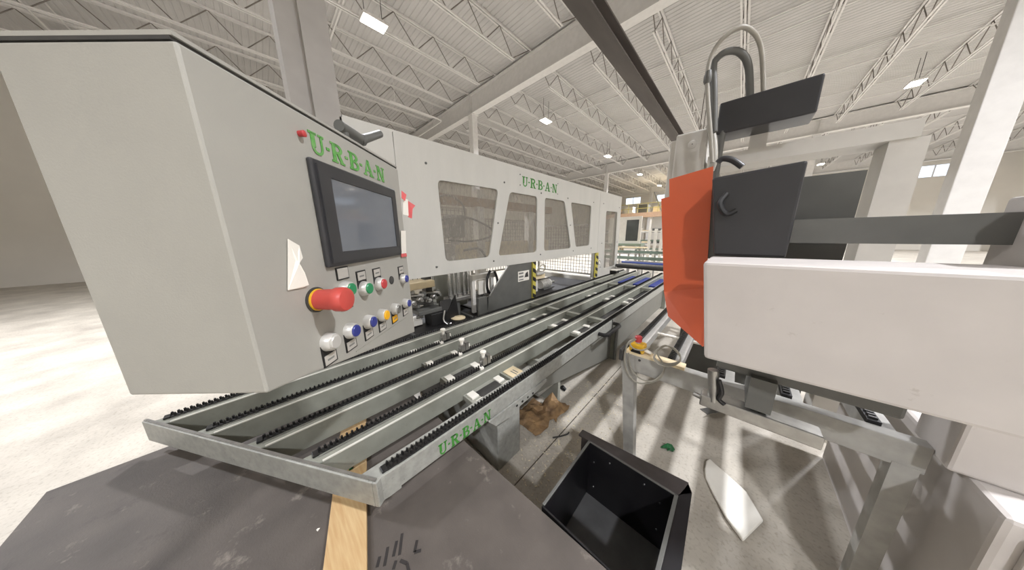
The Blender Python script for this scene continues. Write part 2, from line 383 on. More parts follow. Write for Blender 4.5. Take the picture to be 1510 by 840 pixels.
# roof pipe with hangers along the near girder
pp = thing('sprinkler_pipe', 'white sprinkler pipe running beside the near roof girder', 'pipe', (-10, 6.3, 6.6), None)
MB().tube([(-18.5, 6.45, 6.72), (-10.6, 6.45, 6.72), (-10.45, 6.4, 6.72), (-10.4, 6.2, 6.72), (-10.4, 4.2, 6.72)], .03, 10).build('pipe_run', 'steel_white', pp, smooth=True)
for x in (-17, -14, -11.2): MB().cyl((x, 6.45, 6.72), (x, 6.45, ZD), .012, n=6).build('hanger_rod', 'steel_white', pp)
MB().cyl((-10.4, 4.4, 6.72), (-10.4, 4.4, ZD), .012, n=6).build('hanger_rod', 'steel_white', pp)

# high-bay lamps hung between the joists; each carries its own light
LX = (-7.25, 3.8, 14.85); LY = (-4.3, 2.75, 9.95, 17.1, 24.2, 31.3)
lo = None
for lx in LX:
    for k, ly in enumerate(LY):
        lab = 'white high-bay lamp '+('on the enclosure side' if lx < 0 else 'on the orange guard side' if lx < 10 else 'along the side wall')+', '+('behind the front girder bay', 'above the control panel bay', 'just beyond the near girder', 'before the far girder', 'just beyond the far girder', 'next to the back wall')[k]
        t = thing('high_bay_lamp', lab, 'lamp', (lx, ly, 6.75), 'lamps '+('over the enclosure' if lx < 0 else 'over the orange guard side' if lx < 10 else 'along the side wall'))
        MB().box(lx-.17, lx+.17, ly-.28, ly+.28, 6.79, 6.86).build('housing', 'steel_white', t, bevel=.01)
        MB().box(lx-.15, lx+.15, ly-.26, ly+.26, 6.775, 6.79).build('diffuser', 'lamp_glow', t)
        for s in (-.2, .2): MB().cyl((lx, ly+s, 6.86), (lx, ly+s, ZD), .008, n=6).build('hanger', 'wire', t)
        ld = bpy.data.lights.new('lamp_light', 'AREA'); ld.shape = 'RECTANGLE'; ld.size = .29; ld.size_y = .5; ld.energy = LAMP_W; ld.color = LAMP_COL; ld.spread = math.radians(138)
        lo = bpy.data.objects.new('lamp_light', ld); COL.objects.link(lo); lo.location = (0, 0, .018); lo.parent = t

# dark crane runway beam overhead
b0, b1 = onz((840, 0), 4.3), onz((996, 200), 4.3)
bx = (b0.x+b1.x)/2
cr = thing('runway_beam', 'dark grey steel runway beam hanging below the white joists', 'beam', (bx, 0, 4.3))
MB().box(bx-.12, bx+.12, -6, 14, 4.30, 4.325).box(bx-.12, bx+.12, -6, 14, 4.5, 4.525).box(bx-.012, bx+.012, -6, 14, 4.325, 4.5).build('beam', 'beam_dark', cr)
for y in (-5.5, 12.7, 13.6): MB().cyl((bx, y, 4.525), (bx, y, ZD), .014, n=6).build('hanger_rod', 'beam_dark', cr)

# tall white column at the start of the enclosure
cw = thing('column', 'tall white column beside the start of the enclosure, behind the control panel', 'column', (-2.86, .5, 0))
MB().box(-2.98, -2.74, .33, .50, 0, ZD).build('shaft', 'column_shaded', cw)
MB().box(-3.05, -2.70, .47, .655, 0, ZD).build('flange', 'column_shaded', cw)
MB().box(-3.1, -2.69, .31, .665, 0, .02).build('base_plate', 'steel_white', cw)

# ------------------------------------------------------------------ machine enclosure with windows
XF = -2.7
def rounded(poly, r=.05, n=4):
    out = []; N = len(poly)
    for i in range(N):
        p = Vector(poly[i]); a = (Vector(poly[i-1])-p).normalized(); b = (Vector(poly[(i+1) % N])-p).normalized()
        s, e = p+a*r, p+b*r
        for k in range(n+1):
            t = k/n; q = s*(1-t)**2+p*2*t*(1-t)+e*t*t; out.append((q.x, q.y))
    return out
def plate_with_holes(name, outer, hs, m, parent, x0, x1):
    """flat sheet in the YZ plane with holes, given thickness from x0 to x1"""
    import bmesh
    cu = bpy.data.curves.new(name, 'CURVE'); cu.dimensions = '2D'; cu.fill_mode = 'BOTH'; cu.extrude = abs(x1-x0)/2
    for poly in [outer]+hs:
        sp = cu.splines.new('POLY'); sp.points.add(len(poly)-1); sp.use_cyclic_u = True
        for pt, q in zip(sp.points, poly): pt.co = (q[0], q[1], 0, 1)
    tmp = bpy.data.objects.new('tmp', cu); COL.objects.link(tmp)
    dg = bpy.context.evaluated_depsgraph_get(); me = bpy.data.meshes.new_from_object(tmp.evaluated_get(dg))
    bpy.data.objects.remove(tmp); bpy.data.curves.remove(cu)
    xm = (x0+x1)/2
    for v in me.vertices: v.co = (xm+v.co.z, v.co.x, v.co.y)
    me.materials.clear(); me.materials.append(MATS[m]); me.name = name
    b = bmesh.new(); b.from_mesh(me); bmesh.ops.remove_doubles(b, verts=b.verts, dist=1e-5); bmesh.ops.recalc_face_normals(b, faces=b.faces); b.to_mesh(me); b.free()
    o = bpy.data.objects.new(name, me); COL.objects.link(o); o.parent = parent; o.matrix_parent_inverse = Matrix.Translation(-wloc(parent))
    return o
en = thing('machine_enclosure', 'pale grey machine enclosure with trapezoid windows and green lettering', 'enclosure', (XF, 3.5, 0))
wins = [[(1.55, 2.305), (2.545, 2.315), (2.33, 1.325), (1.585, 1.325)], [(2.79, 2.31), (3.49, 2.31), (3.49, 1.33), (2.51, 1.33)],
        [(3.715, 2.315), (4.40, 2.315), (4.73, 1.34), (3.715, 1.34)], [(4.65, 2.315), (5.62, 2.315), (5.62, 1.37), (4.94, 1.36)]]
win_far = [(6.50, 2.25), (7.32, 2.27), (7.40, .68), (6.60, .68)]
TH = .03
def ry(poly): return rounded(poly, .07)
left = [(.64, 1.16), (1.08, 1.16), (1.08, 2.69), (.64, 2.69)]
plate_with_holes('end_panel', left, [], 'enclosure', en, XF, XF-TH)
plate_with_holes('front_panel', [(1.088, 1.16), (6.085, 1.16), (6.085, 2.69), (1.088, 2.69)], [ry(p) for p in wins], 'enclosure', en, XF, XF-TH)
plate_with_holes('far_panel', [(6.097, .05), (7.55, .05), (7.55, 2.69), (6.097, 2.69)], [ry(win_far)], 'enclosure', en, XF, XF-TH)
for p in wins+[win_far]:
    q = ry([(a, b) for a, b in p]); c = (sum(a for a, b in q)/len(q), sum(b for a, b in q)/len(q))
    MB().prism([(XF-TH-.006, c[0]+(a-c[0])*1.04, c[1]+(b-c[1])*1.04) for a, b in q], (.004, 0, 0)).build('pane', 'scratched_plastic', en)
# roof sheet, end wall, inner posts
MB().box(XF-.16, XF, .66, 7.55, 2.69, 2.71).build('roof_sheet', 'enclosure', en)
MB().box(XF-.10, XF, 7.55, 7.58, .05, 2.71).build('corner_trim', 'enclosure', en)
for y in (.68, 2.65, 6.05, 7.45):
    MB().box(XF-.12, XF-TH-.008, y-.03, y+.03, 2.35 if 2 < y < 3 else (1.16 if y < 6 else 0), 2.69).build('inner_post', 'panel_grey', en)
scr = [(1.42, 2.46), (1.45, 1.27), (2.67, 2.43), (2.52, 1.83), (2.41, 1.26), (3.60, 2.38), (3.60, 1.28), (4.52, 2.38), (4.66, 1.84), (4.83, 1.28), (5.72, 2.4), (5.72, 1.3), (6.3, 2.42), (6.35, 1.4), (6.35, .75), (7.42, 2.4), (7.46, 1.4)]
for (y, z) in scr: MB().lathe((XF, y, z), (1, 0, 0), [(0, .014), (.006, .014), (.009, .009)], 10).build('screw', 'dark_grey', en, smooth=True)
tw = textwidth('U-R-B-A-N', 1)
lettering('lettering', 'U-R-B-A-N', 'green', en, (XF+.001, 3.08, 2.43), (0, 1, 0), (0, 0, 1), (1, 0, 0), .155, wscale=1.02/(tw*.155), label='green slab-serif lettering')
for (y, z) in ((3.03, 2.6), (3.03, 2.44), (4.13, 2.61), (4.13, 2.42)): MB().lathe((XF, y, z), (1, 0, 0), [(0, .009), (.005, .009)], 8).build('screw', 'dark_grey', en)
# small round sticker on the far panel
sk = MB().cyl((XF+.001, 6.27, .88), (XF+.003, 6.27, .88), .085, n=20).build('sticker', 'card_white', en, label='round white sticker')
MB().tube([(XF+.004, 6.27+.06*math.cos(t*.2), .88+.06*math.sin(t*.2)) for t in range(27)], .008, 5).build('print', 'print_grey', sk)
def hazard(parent, y0, y1, z0, z1, x=XF):
    MB().box(x-.03, x+.004, y0, y1, z0, z1).build('hazard_post', 'hazard_yellow', parent, label='post with yellow and black hazard stripes')
    k = 0; h = .075; z = z0
    while z < z1-.02:
        pts = [(x+.005, y0, z+.05), (x+.005, y1, z), (x+.005, y1, min(z+h, z1)), (x+.005, y0, min(z+h+.05, z1))]
        MB().prism(pts, (.002, 0, 0)).build('stripe', 'black', parent); z += .16
hazard(en, 3.36, 3.45, .45, 1.16, XF+.01); hazard(en, 6.03, 6.16, .50, 1.16, XF+.01)
# dark sheet below the front panel with its stiffening edge and warning sign
MB().prism([(XF-.02, 2.24, .35), (XF-.02, 3.36, .35), (XF-.02, 3.36, 1.16), (XF-.02, 2.75, 1.16), (XF-.02, 2.32, .72)], (-.02, 0, 0)).build('skirt_sheet', 'dark_grey', en)
MB().bar((XF-.015, 2.32, .72), (XF-.015, 2.75, 1.16), .012, .02).build('skirt_edge', 'steel', en)
MB().box(XF-.06, XF-.012, 2.10, 2.26, .35, .72).build('skirt_post', 'dark_grey', en)
sg = MB().box(XF-.018, XF-.012, 2.98, 3.28, .84, 1.02).build('warning_sign', 'card_white', en, label='white warning sign with grey print')
MB().box(XF-.012, XF-.010, 3.0, 3.12, .97, 1.0).box(XF-.012, XF-.010, 3.0, 3.12, .91, .94).box(XF-.012, XF-.010, 3.0, 3.12, .86, .88).build('print', 'print_grey', sg)
MB().prism([(XF-.012, 3.15, .9), (XF-.012, 3.26, .9), (XF-.012, 3.24, 1.0), (XF-.012, 3.18, .97)], (.002, 0, 0)).build('pictogram', 'charcoal', sg)

# wire mesh guards inside the enclosure
def mesh_guard(axis, pos, a0, a1, z0, z1, lab, step=.1, wr=.005):
    t = thing('mesh_guard', lab, 'guard', (pos if axis == 'x' else a0, a0 if axis == 'x' else pos, 0), 'wire mesh guards')
    P = (lambda a, z, d=0: (pos+d, a, z)) if axis == 'x' else (lambda a, z, d=0: (a, pos+d, z))
    mb = MB(); a = a0+step
    while a < a1-.02: mb.bar(P(a, z0), P(a, z1), wr*2, wr*2, up=P(0, 0)[:0] or ((1, 0, 0) if axis == 'x' else (0, 1, 0))); a += step
    z = z0+step
    while z < z1-.02: mb.bar(P(a0, z, .008), P(a1, z, .008), wr*2, wr*2); z += step
    mb.build('wire_mesh', 'wire', t, kind='stuff')
    for (p, q) in ((P(a0, 0), P(a0, z1)), (P(a1, 0), P(a1, z1))): MB().bar(p, q, .05, .05, up=(1, 0, 0)).build('post', 'panel_grey', t)
    for z in (z0, z1): MB().bar(P(a0, z), P(a1, z), .04, .04).build('rail', 'panel_grey', t)
    return t
mesh_guard('x', -4.75, .7, 3.4, .7, 2.25, 'fine wire mesh guard behind the wide first enclosure window')
mesh_guard('x', -4.75, 3.5, 6.0, .7, 2.05, 'fine wire mesh guard behind the three narrower enclosure windows')
mesh_guard('y', 6.12, -4.65, -2.76, .56, 1.9, 'wire mesh guard closing the far end below the enclosure windows', .09, .004)
bb = MB().box(-4.7, -2.75, 5.95, 6.07, .36, .50).build('base_beam', 'enclosure'); tag(bb, 'pale steel base beam below the far mesh guard', 'beam')
MB().box(-4.6, -4.45, 5.97, 6.05, 0, .36).build('foot', 'enclosure', bb); MB().box(-2.95, -2.8, 5.97, 6.05, 0, .36).build('foot', 'enclosure', bb)

# big frame portal seen through the windows
po = thing('machine_portal', 'brown grey machine portal standing inside the enclosure', 'machine', (-4.1, 3, 0))
for y in (1.2, 3.35): MB().box(-4.3, -4.12, y-.09, y+.09, 0, 2.6).build('upright', 'post_grey', po)
MB().box(-4.32, -4.1, 1.1, 6.0, 2.25, 2.42).build('crossbeam', 'pallet_wood', po)
MB().box(-4.3, -4.15, 5.0, 5.2, 0, 2.25).build('upright', 'post_grey', po)
MB().box(-4.28, -4.2, 2.2, 6, .95, 1.5).build('back_plate', 'cream', po)
# welding head with hose loops behind the first window
hd = thing('welding_head', 'grey welding head with looped hoses behind the wide first window', 'machine', (-3.5, 2.0, 0))
MB().box(-3.65, -3.35, 1.75, 2.35, .46, 1.1).build('pedestal', 'cabinet_grey', hd, bevel=.02)
MB().box(-3.58, -3.42, 1.85, 2.2, 1.1, 1.52).build('slide', 'steel', hd, bevel=.01)
MB().box(-3.62, -3.36, 2.12, 2.38, 1.62, 1.98).build('motor', 'dark_grey', hd, bevel=.02)
MB().cyl((-3.49, 2.25, 1.5), (-3.49, 2.25, 1.63), .07).build('coupling', 'steel', hd, smooth=True)
MB().lathe((-3.45, 1.55, 1.62), (0, 1, 0), [(0, .05), (.05, .11), (.25, .12), (.3, .06), (.42, .05)], 16).build('spindle', 'steel', hd, smooth=True)
MB().box(-3.55, -3.35, 1.6, 1.95, 1.3, 1.58).build('carriage', 'charcoal', hd, bevel=.015)
MB().cyl((-3.44, 1.72, 1.72), (-3.44, 1.72, 1.95), .06, .02).build('valve', 'charcoal', hd, smooth=True)
MB().tube(catmull([(-3.45, 1.75, 1.9), (-3.45, 1.85, 2.15), (-3.45, 2.15, 2.28), (-3.45, 2.42, 2.15), (-3.45, 2.45, 1.9)]), .014, 8).build('hose', 'charcoal', hd, smooth=True)
MB().tube(catmull([(-3.40, 1.9, 1.88), (-3.25, 2.3, 1.94), (-3.2, 2.7, 1.82), (-3.2, 2.86, 1.7), (-3.25, 2.75, 1.6), (-3.35, 2.4, 1.55), (-3.42, 2.1, 1.58)]), .016, 8).build('hose', 'charcoal', hd, smooth=True)
MB().tube(catmull([(-3.4, 2.35, 1.4), (-3.3, 2.6, 1.42), (-3.25, 2.72, 1.25), (-3.25, 2.72, 1.1)]), .02, 8).build('hose', 'charcoal', hd, smooth=True)
for i in range(5): MB().cyl((-3.38, 1.62+.1*i, .95), (-3.38, 1.62+.1*i, 1.36+.02*(i % 3)), .012, n=8).build('rod', 'chrome', hd, smooth=True)

# machine bed and units seen below the front panel
bd = thing('machine_bed', 'black machine bed below the enclosure front panel', 'machine bed', (-3.4, 2, 0))
MB().box(-4.0, -2.74, .8, 5.9, 0, .40).build('bed_body', 'black', bd)
MB().box(-3.95, -2.76, .85, 2.08, .40, .425).build('bed_plate', 'black', bd)
MB().box(-3.95, -2.78, 2.3, 3.3, .40, .42).build('bed_plate', 'black', bd)
MB().box(-3.95, -2.78, 3.5, 5.85, .40, .42).build('bed_plate', 'black', bd)
for y in (1.12, 1.62, 2.02): MB().box(-3.9, -2.77, y-.012, y+.012, .425, .45).build('guide_strip', 'dark_grey', bd)
def cylbank():
    t = thing('cylinder_bank', 'bank of chrome pneumatic cylinders below the first enclosure window', 'cylinders', (-3.15, 2, .42))
    MB().cyl((-3.12, 1.93, .425), (-3.12, 1.93, .66), .085, n=24).build('base_drum', 'dark_grey', t, smooth=True)
    MB().box(-3.22, -3.0, 1.8, 2.3, .66, .72).build('clamp_plate', 'steel', t, bevel=.008)
    for i, (y, r, z) in enumerate(((1.86, .03, 1.3), (1.94, .022, 1.35), (2.02, .034, 1.28), (2.12, .022, 1.3), (2.2, .03, 1.22))):
        c = MB().cyl((-3.1, y, .72), (-3.1, y, z), r, n=16).build('cylinder', 'chrome', t, smooth=True)
        MB().cyl((-3.1, y, .72), (-3.1, y, .76), r*1.4, n=12).build('collar', 'steel', c, smooth=True)
    for y, z in ((2.33, .70), (2.42, .66), (2.5, .72), (2.38, .56)): MB().cyl((-3.05, y, z-.08), (-3.05, y, z+.06), .04, n=12).build('fitting', 'chrome', t, smooth=True)
    MB().box(-3.2, -3.0, 2.3, 2.55, .425, .58).build('valve_block', 'dark_grey', t, bevel=.01)
    return t
cylbank()
fr = thing('support_frame', 'pale steel frame with a black hose loop beside the chrome cylinders', 'frame', (-2.95, 2.4, .42))
MB().box(-3.0, -2.93, 2.16, 2.64, .95, 1.04).build('crossbar', 'post_grey', fr, bevel=.006)
for y in (2.19, 2.58): MB().box(-2.99, -2.94, y-.03, y+.03, .425, .95).build('leg', 'post_grey', fr)
MB().box(-2.99, -2.96, 2.3, 2.46, .7, .95).build('plate', 'card_white', fr)
MB().tube(catmull([(-2.9, 2.5, 1.08), (-2.88, 2.42, .95), (-2.88, 2.42, .78), (-2.88, 2.5, .68), (-2.88, 2.6, .74), (-2.88, 2.64, .9), (-2.9, 2.6, 1.06)]), .022, 8).build('hose', 'black', fr, smooth=True)
cu_ = thing('clamp_unit', 'dark clamp unit with stacked rods below the front panel, next to the control panel', 'clamp unit', (-3.2, 1.4, .42))
MB().box(-3.35, -3.1, 1.2, 1.62, .93, 1.03).build('pale_beam', 'cream', cu_, bevel=.01)
MB().box(-3.32, -3.2, 1.52, 1.62, .425, 1.14).build('upright', 'charcoal', cu_)
MB().box(-3.2, -2.95, 1.28, 1.62, .6, .66).build('jaw', 'dark_grey', cu_, bevel=.008)
MB().box(-3.1, -2.9, 1.42, 1.68, .425, .6).build('black_box', 'black', cu_, bevel=.01)
MB().box(-3.25, -3.05, 1.18, 1.36, .44, .52).build('white_block', 'card_white', cu_, bevel=.005)
for i in range(7):
    y = 1.2+.055*i; z = .68+.05*((i*3) % 4)
    MB().cyl((-3.3, y, z), (-2.98+.03*(i % 3), y+.1, z+.05), .022, n=12).build('rod', 'steel' if i % 2 else 'dark_grey', cu_, smooth=True)
for i in range(4): MB().lathe((-3.05, 1.24+.1*i, .78+.03*(i % 2)), (1, 0, 0), [(0, .035), (.06, .035), (.07, .02), (.11, .02)], 12).build('knob', 'steel', cu_, smooth=True)
MB().box(-2.99, -2.97, 1.6, 1.78, .425, .74).build('side_plate', 'charcoal', cu_)
rq = random.Random(21)
for i in range(16):
    y = 1.14+.03*i+rq.uniform(-.02, .02); z = .5+rq.uniform(0, .38); x = -3.12+rq.uniform(-.12, .1)
    if i % 3 == 0: MB().box(x-.04, x+.04, y-.025, y+.03, z, z+.06).build('clamp_block', 'dark_grey', cu_, bevel=.006)
    else: MB().cyl((x, y, z), (x+rq.uniform(.02, .1), y+rq.uniform(-.08, .1), z+rq.uniform(-.06, .08)), rq.uniform(.012, .03), n=10).build('rod', 'steel' if i % 2 else 'charcoal', cu_, smooth=True)
vr = thing('valve_row', 'row of chrome and dark valves on the black bed by the dark sheet', 'valves', (-2.85, 2.4, .42))
for i in range(8):
    y = 2.27+.045*i; MB().lathe((-2.86+rq.uniform(-.03, .03), y, .42), (0, 0, 1), [(0, .02), (.05, .024), (.06, .03), (.11+rq.uniform(0, .12), .028), (.25, .012)], 10).build('valve', 'chrome' if i % 2 else 'dark_grey', vr, smooth=True)
tu = MB().prism([(-2.98, 1.62, .425), (-2.98, 1.9, .425), (-2.98, 1.86, .78)], (.02, 0, 0)).build('gusset', 'black', cu_)
MB().tube(catmull([(-2.88, 1.62, .62), (-2.86, 1.58, .5), (-2.82, 1.6, .44), (-2.8, 1.66, .435)]), .012, 8).build('wire_end', 'chrome', cu_, smooth=True)
dc = MB().lathe((-2.93, 1.86, .428), (0, .05, 1), [(0, .11), (.012, .11), (.02, .06), (.03, .05)], 24).build('cream_disc', 'cream', smooth=True)
tag(dc, 'round cream disc lying on the black machine bed', 'disc')
mo = thing('drive_motor', 'silver finned drive motor below the far narrow windows', 'motor', (-3.0, 4.3, .42))
MB().cyl((-3.15, 4.2, .53), (-3.15, 4.55, .53), .095, n=20).build('housing', 'silver_paint', mo, smooth=True)
for i in range(6): MB().cyl((-3.15, 4.23+.05*i, .53), (-3.15, 4.245+.05*i, .53), .108, n=20).build('fin', 'silver_paint', mo, smooth=True)
MB().box(-3.25, -3.05, 4.22, 4.52, .42, .45).build('foot', 'dark_grey', mo)
MB().cyl((-3.15, 4.55, .53), (-3.15, 4.75, .53), .03).build('shaft', 'steel', mo, smooth=True)
gb = thing('clamp_carriage', 'cream clamp carriage beside the hazard striped post', 'carriage', (-3.1, 3.9, .42))
MB().box(-3.3, -3.05, 3.55, 4.25, .70, .80).build('arm', 'cream', gb, bevel=.01)
MB().box(-3.2, -2.95, 3.5, 3.8, .42, .6).build('green_box', 'charcoal', gb, bevel=.01)
MB().box(-3.25, -3.1, 3.85, 4.05, .42, .70).build('pillar', 'post_grey', gb)
MB().box(-3.2, -3.0, 3.9, 4.15, .80, .86).build('pad', 'silver_paint', gb, bevel=.01)
MB().tube(catmull([(-3.1, 4.0, .86), (-3.05, 4.05, .98), (-3.05, 4.2, 1.0), (-3.1, 4.3, .88), (-3.15, 4.22, .80)]), .014, 8).build('hose', 'card_white', gb, smooth=True)
sc = thing('storage_cabinet', 'white lit cabinet standing behind the wire mesh guard inside the enclosure', 'cabinet', (-6.0, 2.0, 0))
MB().box(-6.3, -5.6, 1.2, 2.8, 0, 2.0).build('body', 'wall_white', sc, bevel=.01)
for y in (1.22, 2.01): MB().box(-5.6, -5.58, y, y+.76, .1, 1.95).build('door', 'card_white', sc)

# ------------------------------------------------------------------ transfer conveyor with five toothed rails
RX = [-2.30, -1.985, -1.66, -1.345, -1.02]
YE = 7.05; ZR = .62
e1, e0 = onz((562, 709), .62), onz((440, 677), .62)      # end bar: front corner and a point along it
ed = (e0-e1).normalized()
def yend(x): return e1.y+(x-e1.x)*ed.y/ed.x
cv = thing('transfer_conveyor', 'grey transfer conveyor with five parallel toothed chain rails', 'conveyor', (-1.6, 3, 0))
for i, x in enumerate(RX):
    front = i == 4
    xa, xb = (x-.055, x+.03) if front else (x-.02, x+.068)
    ys = yend(x)+.03
    zb = .505 if front else .495; cw_ = 1.3 if front else 1.0
    rl = MB().prism([(xa, yend(xa)+.004, zb), (xb, yend(xb)+.004, zb), (xb, YE, zb), (xa, YE, zb)], (0, 0, ZR-zb)).build('rail', 'rail_worn' if front else 'rail_grey', cv, bevel=.005)
    y0 = ys+(.03 if front else .02)
    MB().box(x-.0165*cw_, x+.0165*cw_, y0, YE, ZR, ZR+.007).build('chain_track', 'black_chain', rl, bevel=.002)
    if not front:
        MB().box(x+.027, x+.032, y0, YE, ZR, ZR+.003).build('track_lip', 'steel', rl)
        MB().box(xb-.009, xb+.002, yend(xb)+.02, YE, ZR-.005, ZR+.003).build('edge_highlight', 'highlight_pale', rl, bevel=.002)  # added strip that paints the bright highlight along the bevel
    tm = MB(); p = .023; k = 0; y = y0+.01
    while y < YE:
        for s in (-1, 1):
            yy = y+(p/2 if s > 0 else 0)
            tm.box(x+s*.009*cw_-.0055, x+s*.009*cw_+.0055, yy-.003, yy+.003, ZR+.007, ZR+.024).box(x+s*.009*cw_-.002, x+s*.009*cw_+.002, yy-.0055, yy+.0055, ZR+.007, ZR+.022)
        y += p
    tm.build('chain_teeth', 'black_chain', rl, kind='stuff')
    MB().box(x-.02, x+.02, y0-.02, y0+.006, ZR, ZR+.012).build('chain_end', 'black_chain', rl, bevel=.003)
# oblique end bar with a rounded corner and a raised lip
eA = e1; eB = e1+ed*((-2.36-e1.x)/ed.x); en_ = Vector((-ed.y, ed.x, 0)); 
if en_.y > 0: en_ = -en_
ebar = MB()
pth = [eB+en_*.0, eA+en_*.0]
o = eB; L = (eA-eB).length; dv = (eA-eB).normalized()
ebar.obox(o, dv, (0, 0, 1), en_, 0, L-.03, -.125, .004, 0, .02)
ca = [eA-dv*.03+en_*.02, eA-dv*.008+en_*.017, Vector((-.992, eA.y+.006, .62)), Vector((-.988, eA.y+.03, .62)), Vector((-.988, eA.y+.08, .62)), Vector((-1.0, eA.y+.08, .62)), Vector((-1.01, eA.y+.02, .62)), eA-dv*.03]
ebar.prism([c-Vector((0, 0, .125)) for c in ca], (0, 0, .129))
ebar.build('end_bar', 'rail_worn', cv, bevel=.004)
MB().obox(o, dv, (0, 0, 1), en_, 0, L-.02, .004, .009, .0, .012).build('end_lip', 'steel', cv)
# cross ties between the rails, at two stations
for ty in (2.75, 5.0):
    for i in range(4):
        MB().box(RX[i]+.068, RX[i+1]-.02 if i < 3 else RX[4]-.055, ty-.035, ty+.035, .56, .612).build('cross_tie', 'rail_grey', cv, bevel=.004)
MB().box(-1.0, -.985, 2.79, 2.80, .495, ZR+.002).build('rail_joint', 'black', cv)
# lower cross beams with white pads, seen between the rails
for k, ty in enumerate((.98, 2.46, 4.1)):
    for i in range(4):
        xl, xr = RX[i]+.068, (RX[i+1]-.02 if i < 3 else RX[4]-.055)
        b = MB().box(xl, xr, ty-.17, ty+.17, .50, .535).build('cross_plate', 'cabinet_grey', cv, bevel=.003)
        xm = (xl+xr)/2+.01
        MB().box(xm-.07, xm+.09, ty-.09, ty+.10, .535, .539).build('dark_strip', 'charcoal', b)
        for a_, c_ in ((-.055, -.125), (.05, -.12), (-.06, .13), (.05, .135)):
            MB().box(xm+a_-.036, xm+a_+.036, ty+c_-.028, ty+c_+.028, .535, .547).build('pad', 'white_plastic', b, label='white pad')
MB().box(-2.24, -1.09, 1.45, 2.48, .26, .29).build('under_tray', 'panel_grey', cv)
MB().box(-2.24, -1.09, 3.0, 3.3, .3, .33).build('under_tray', 'panel_grey', cv)
pl = MB().box(-1.26, -1.10, 1.19, 1.31, .545, .553).build('label_card', 'cream', cv, label='cream card lying between the front rails')
MB().box(-1.22, -1.15, 1.235, 1.245, .553, .5535).build('print', 'print_grey', pl); MB().box(-1.22, -1.16, 1.26, 1.27, .553, .5535).build('print', 'print_grey', pl)
MB().box(-1.277, -1.075, 1.17, 1.33, .51, .545).build('card_support', 'rail_grey', cv)
# pedestals and covers
MB().box(-1.78, -1.02, .90, 1.13, 0, .40).build('pedestal', 'rail_worn', cv, bevel=.006)
br = MB().prism([(-.985, .80, .50), (-.985, 1.42, .50), (-.985, 1.42, .475), (-.985, 1.3, .45), (-.985, 1.1, .44), (-.985, 1.02, .41), (-.985, .86, .43)], (-.03, 0, 0)).build('bracket', 'rail_worn', cv)
for y in (1.06, 1.12, 1.18, 1.24): MB().cyl((-.984, y, .465), (-.982, y, .465), .009, n=8).build('bolt_hole', 'black', br)
MB().box(-2.3, -1.78, .92, 1.11, 0, .40).build('pedestal_rear', 'charcoal', cv)
MB().prism([(-1.06, 1.32, .37), (-1.06, 3.02, .0), (-1.06, 3.0, .495), (-1.06, 1.32, .495)], (-.03, 0, 0)).build('side_cover', 'cover_grey', cv)
MB().box(-2.28, -1.08, 1.75, 1.79, .0, .38).build('inner_plate', 'cabinet_grey', cv)
MB().box(-2.28, -2.24, 1.79, 6.8, .0, .40).build('rear_cover', 'rail_grey', cv)
MB().box(-1.09, -1.06, 3.15, 5.85, .06, .495).build('side_cover', 'cover_grey', cv)
MB().box(-1.085, -1.0, 2.99, 3.08, 0, .50).build('leg', 'rail_grey', cv, bevel=.004)
MB().box(-1.085, -1.0, 5.9, 6.0, 0, .50).build('leg', 'rail_grey', cv, bevel=.004)
for y in (3.03, 5.95): MB().box(-2.33, -2.25, y-.05, y+.05, 0, .50).build('leg', 'rail_grey', cv)
MB().box(-1.9, -1.2, 3.3, 5.8, .40, .42).build('drip_tray', 'charcoal', cv)
for (a, c) in ((.05, .34), (.0, .36)): pass
for (x, y) in ((-1.18, 4.55), (-1.5, 4.1), (-1.5, 4.3), (-1.82, 3.9)): MB().box(x-.05, x+.05, y-.05, y+.05, .42, .43).build('pad', 'white_plastic', cv, label='white pad')
for i in range(1, 4):
    xm = (RX[i]+RX[i+1])/2+.015
    MB().box(xm-.11, xm+.09, 5.55, 6.6, .52, .55).build('blue_mat', 'blue', cv, label='blue mat between the rails')
# D-shaped black handle on the front rail
hp = [(-.985, 2.42, .565), (-.90, 2.42, .565), (-.90, 2.86, .565), (-.985, 2.86, .565)]
hh = MB(); hh.tube([(-.985, 2.40, .57), (-.93, 2.40, .57), (-.90, 2.43, .57), (-.90, 2.78, .57), (-.93, 2.82, .57), (-.985, 2.82, .57)], .022, 8); hh.build('handle', 'black', cv, smooth=True, label='black bar handle')
MB().tube([(-.965, 2.90, .52), (-.965, 2.90, .06)], .02, 8).build('drop_rod', 'dark_grey', cv, smooth=True)
lw = textwidth('U-R-B-A-N', 1)
lettering('lettering', 'U-R-B-A-N', 'green', cv, (-.9895, .46, .512), (0, 1, 0), (0, 0, 1), (1, 0, 0), .07, wscale=.36/(lw*.07), label='green slab-serif lettering on the front rail')

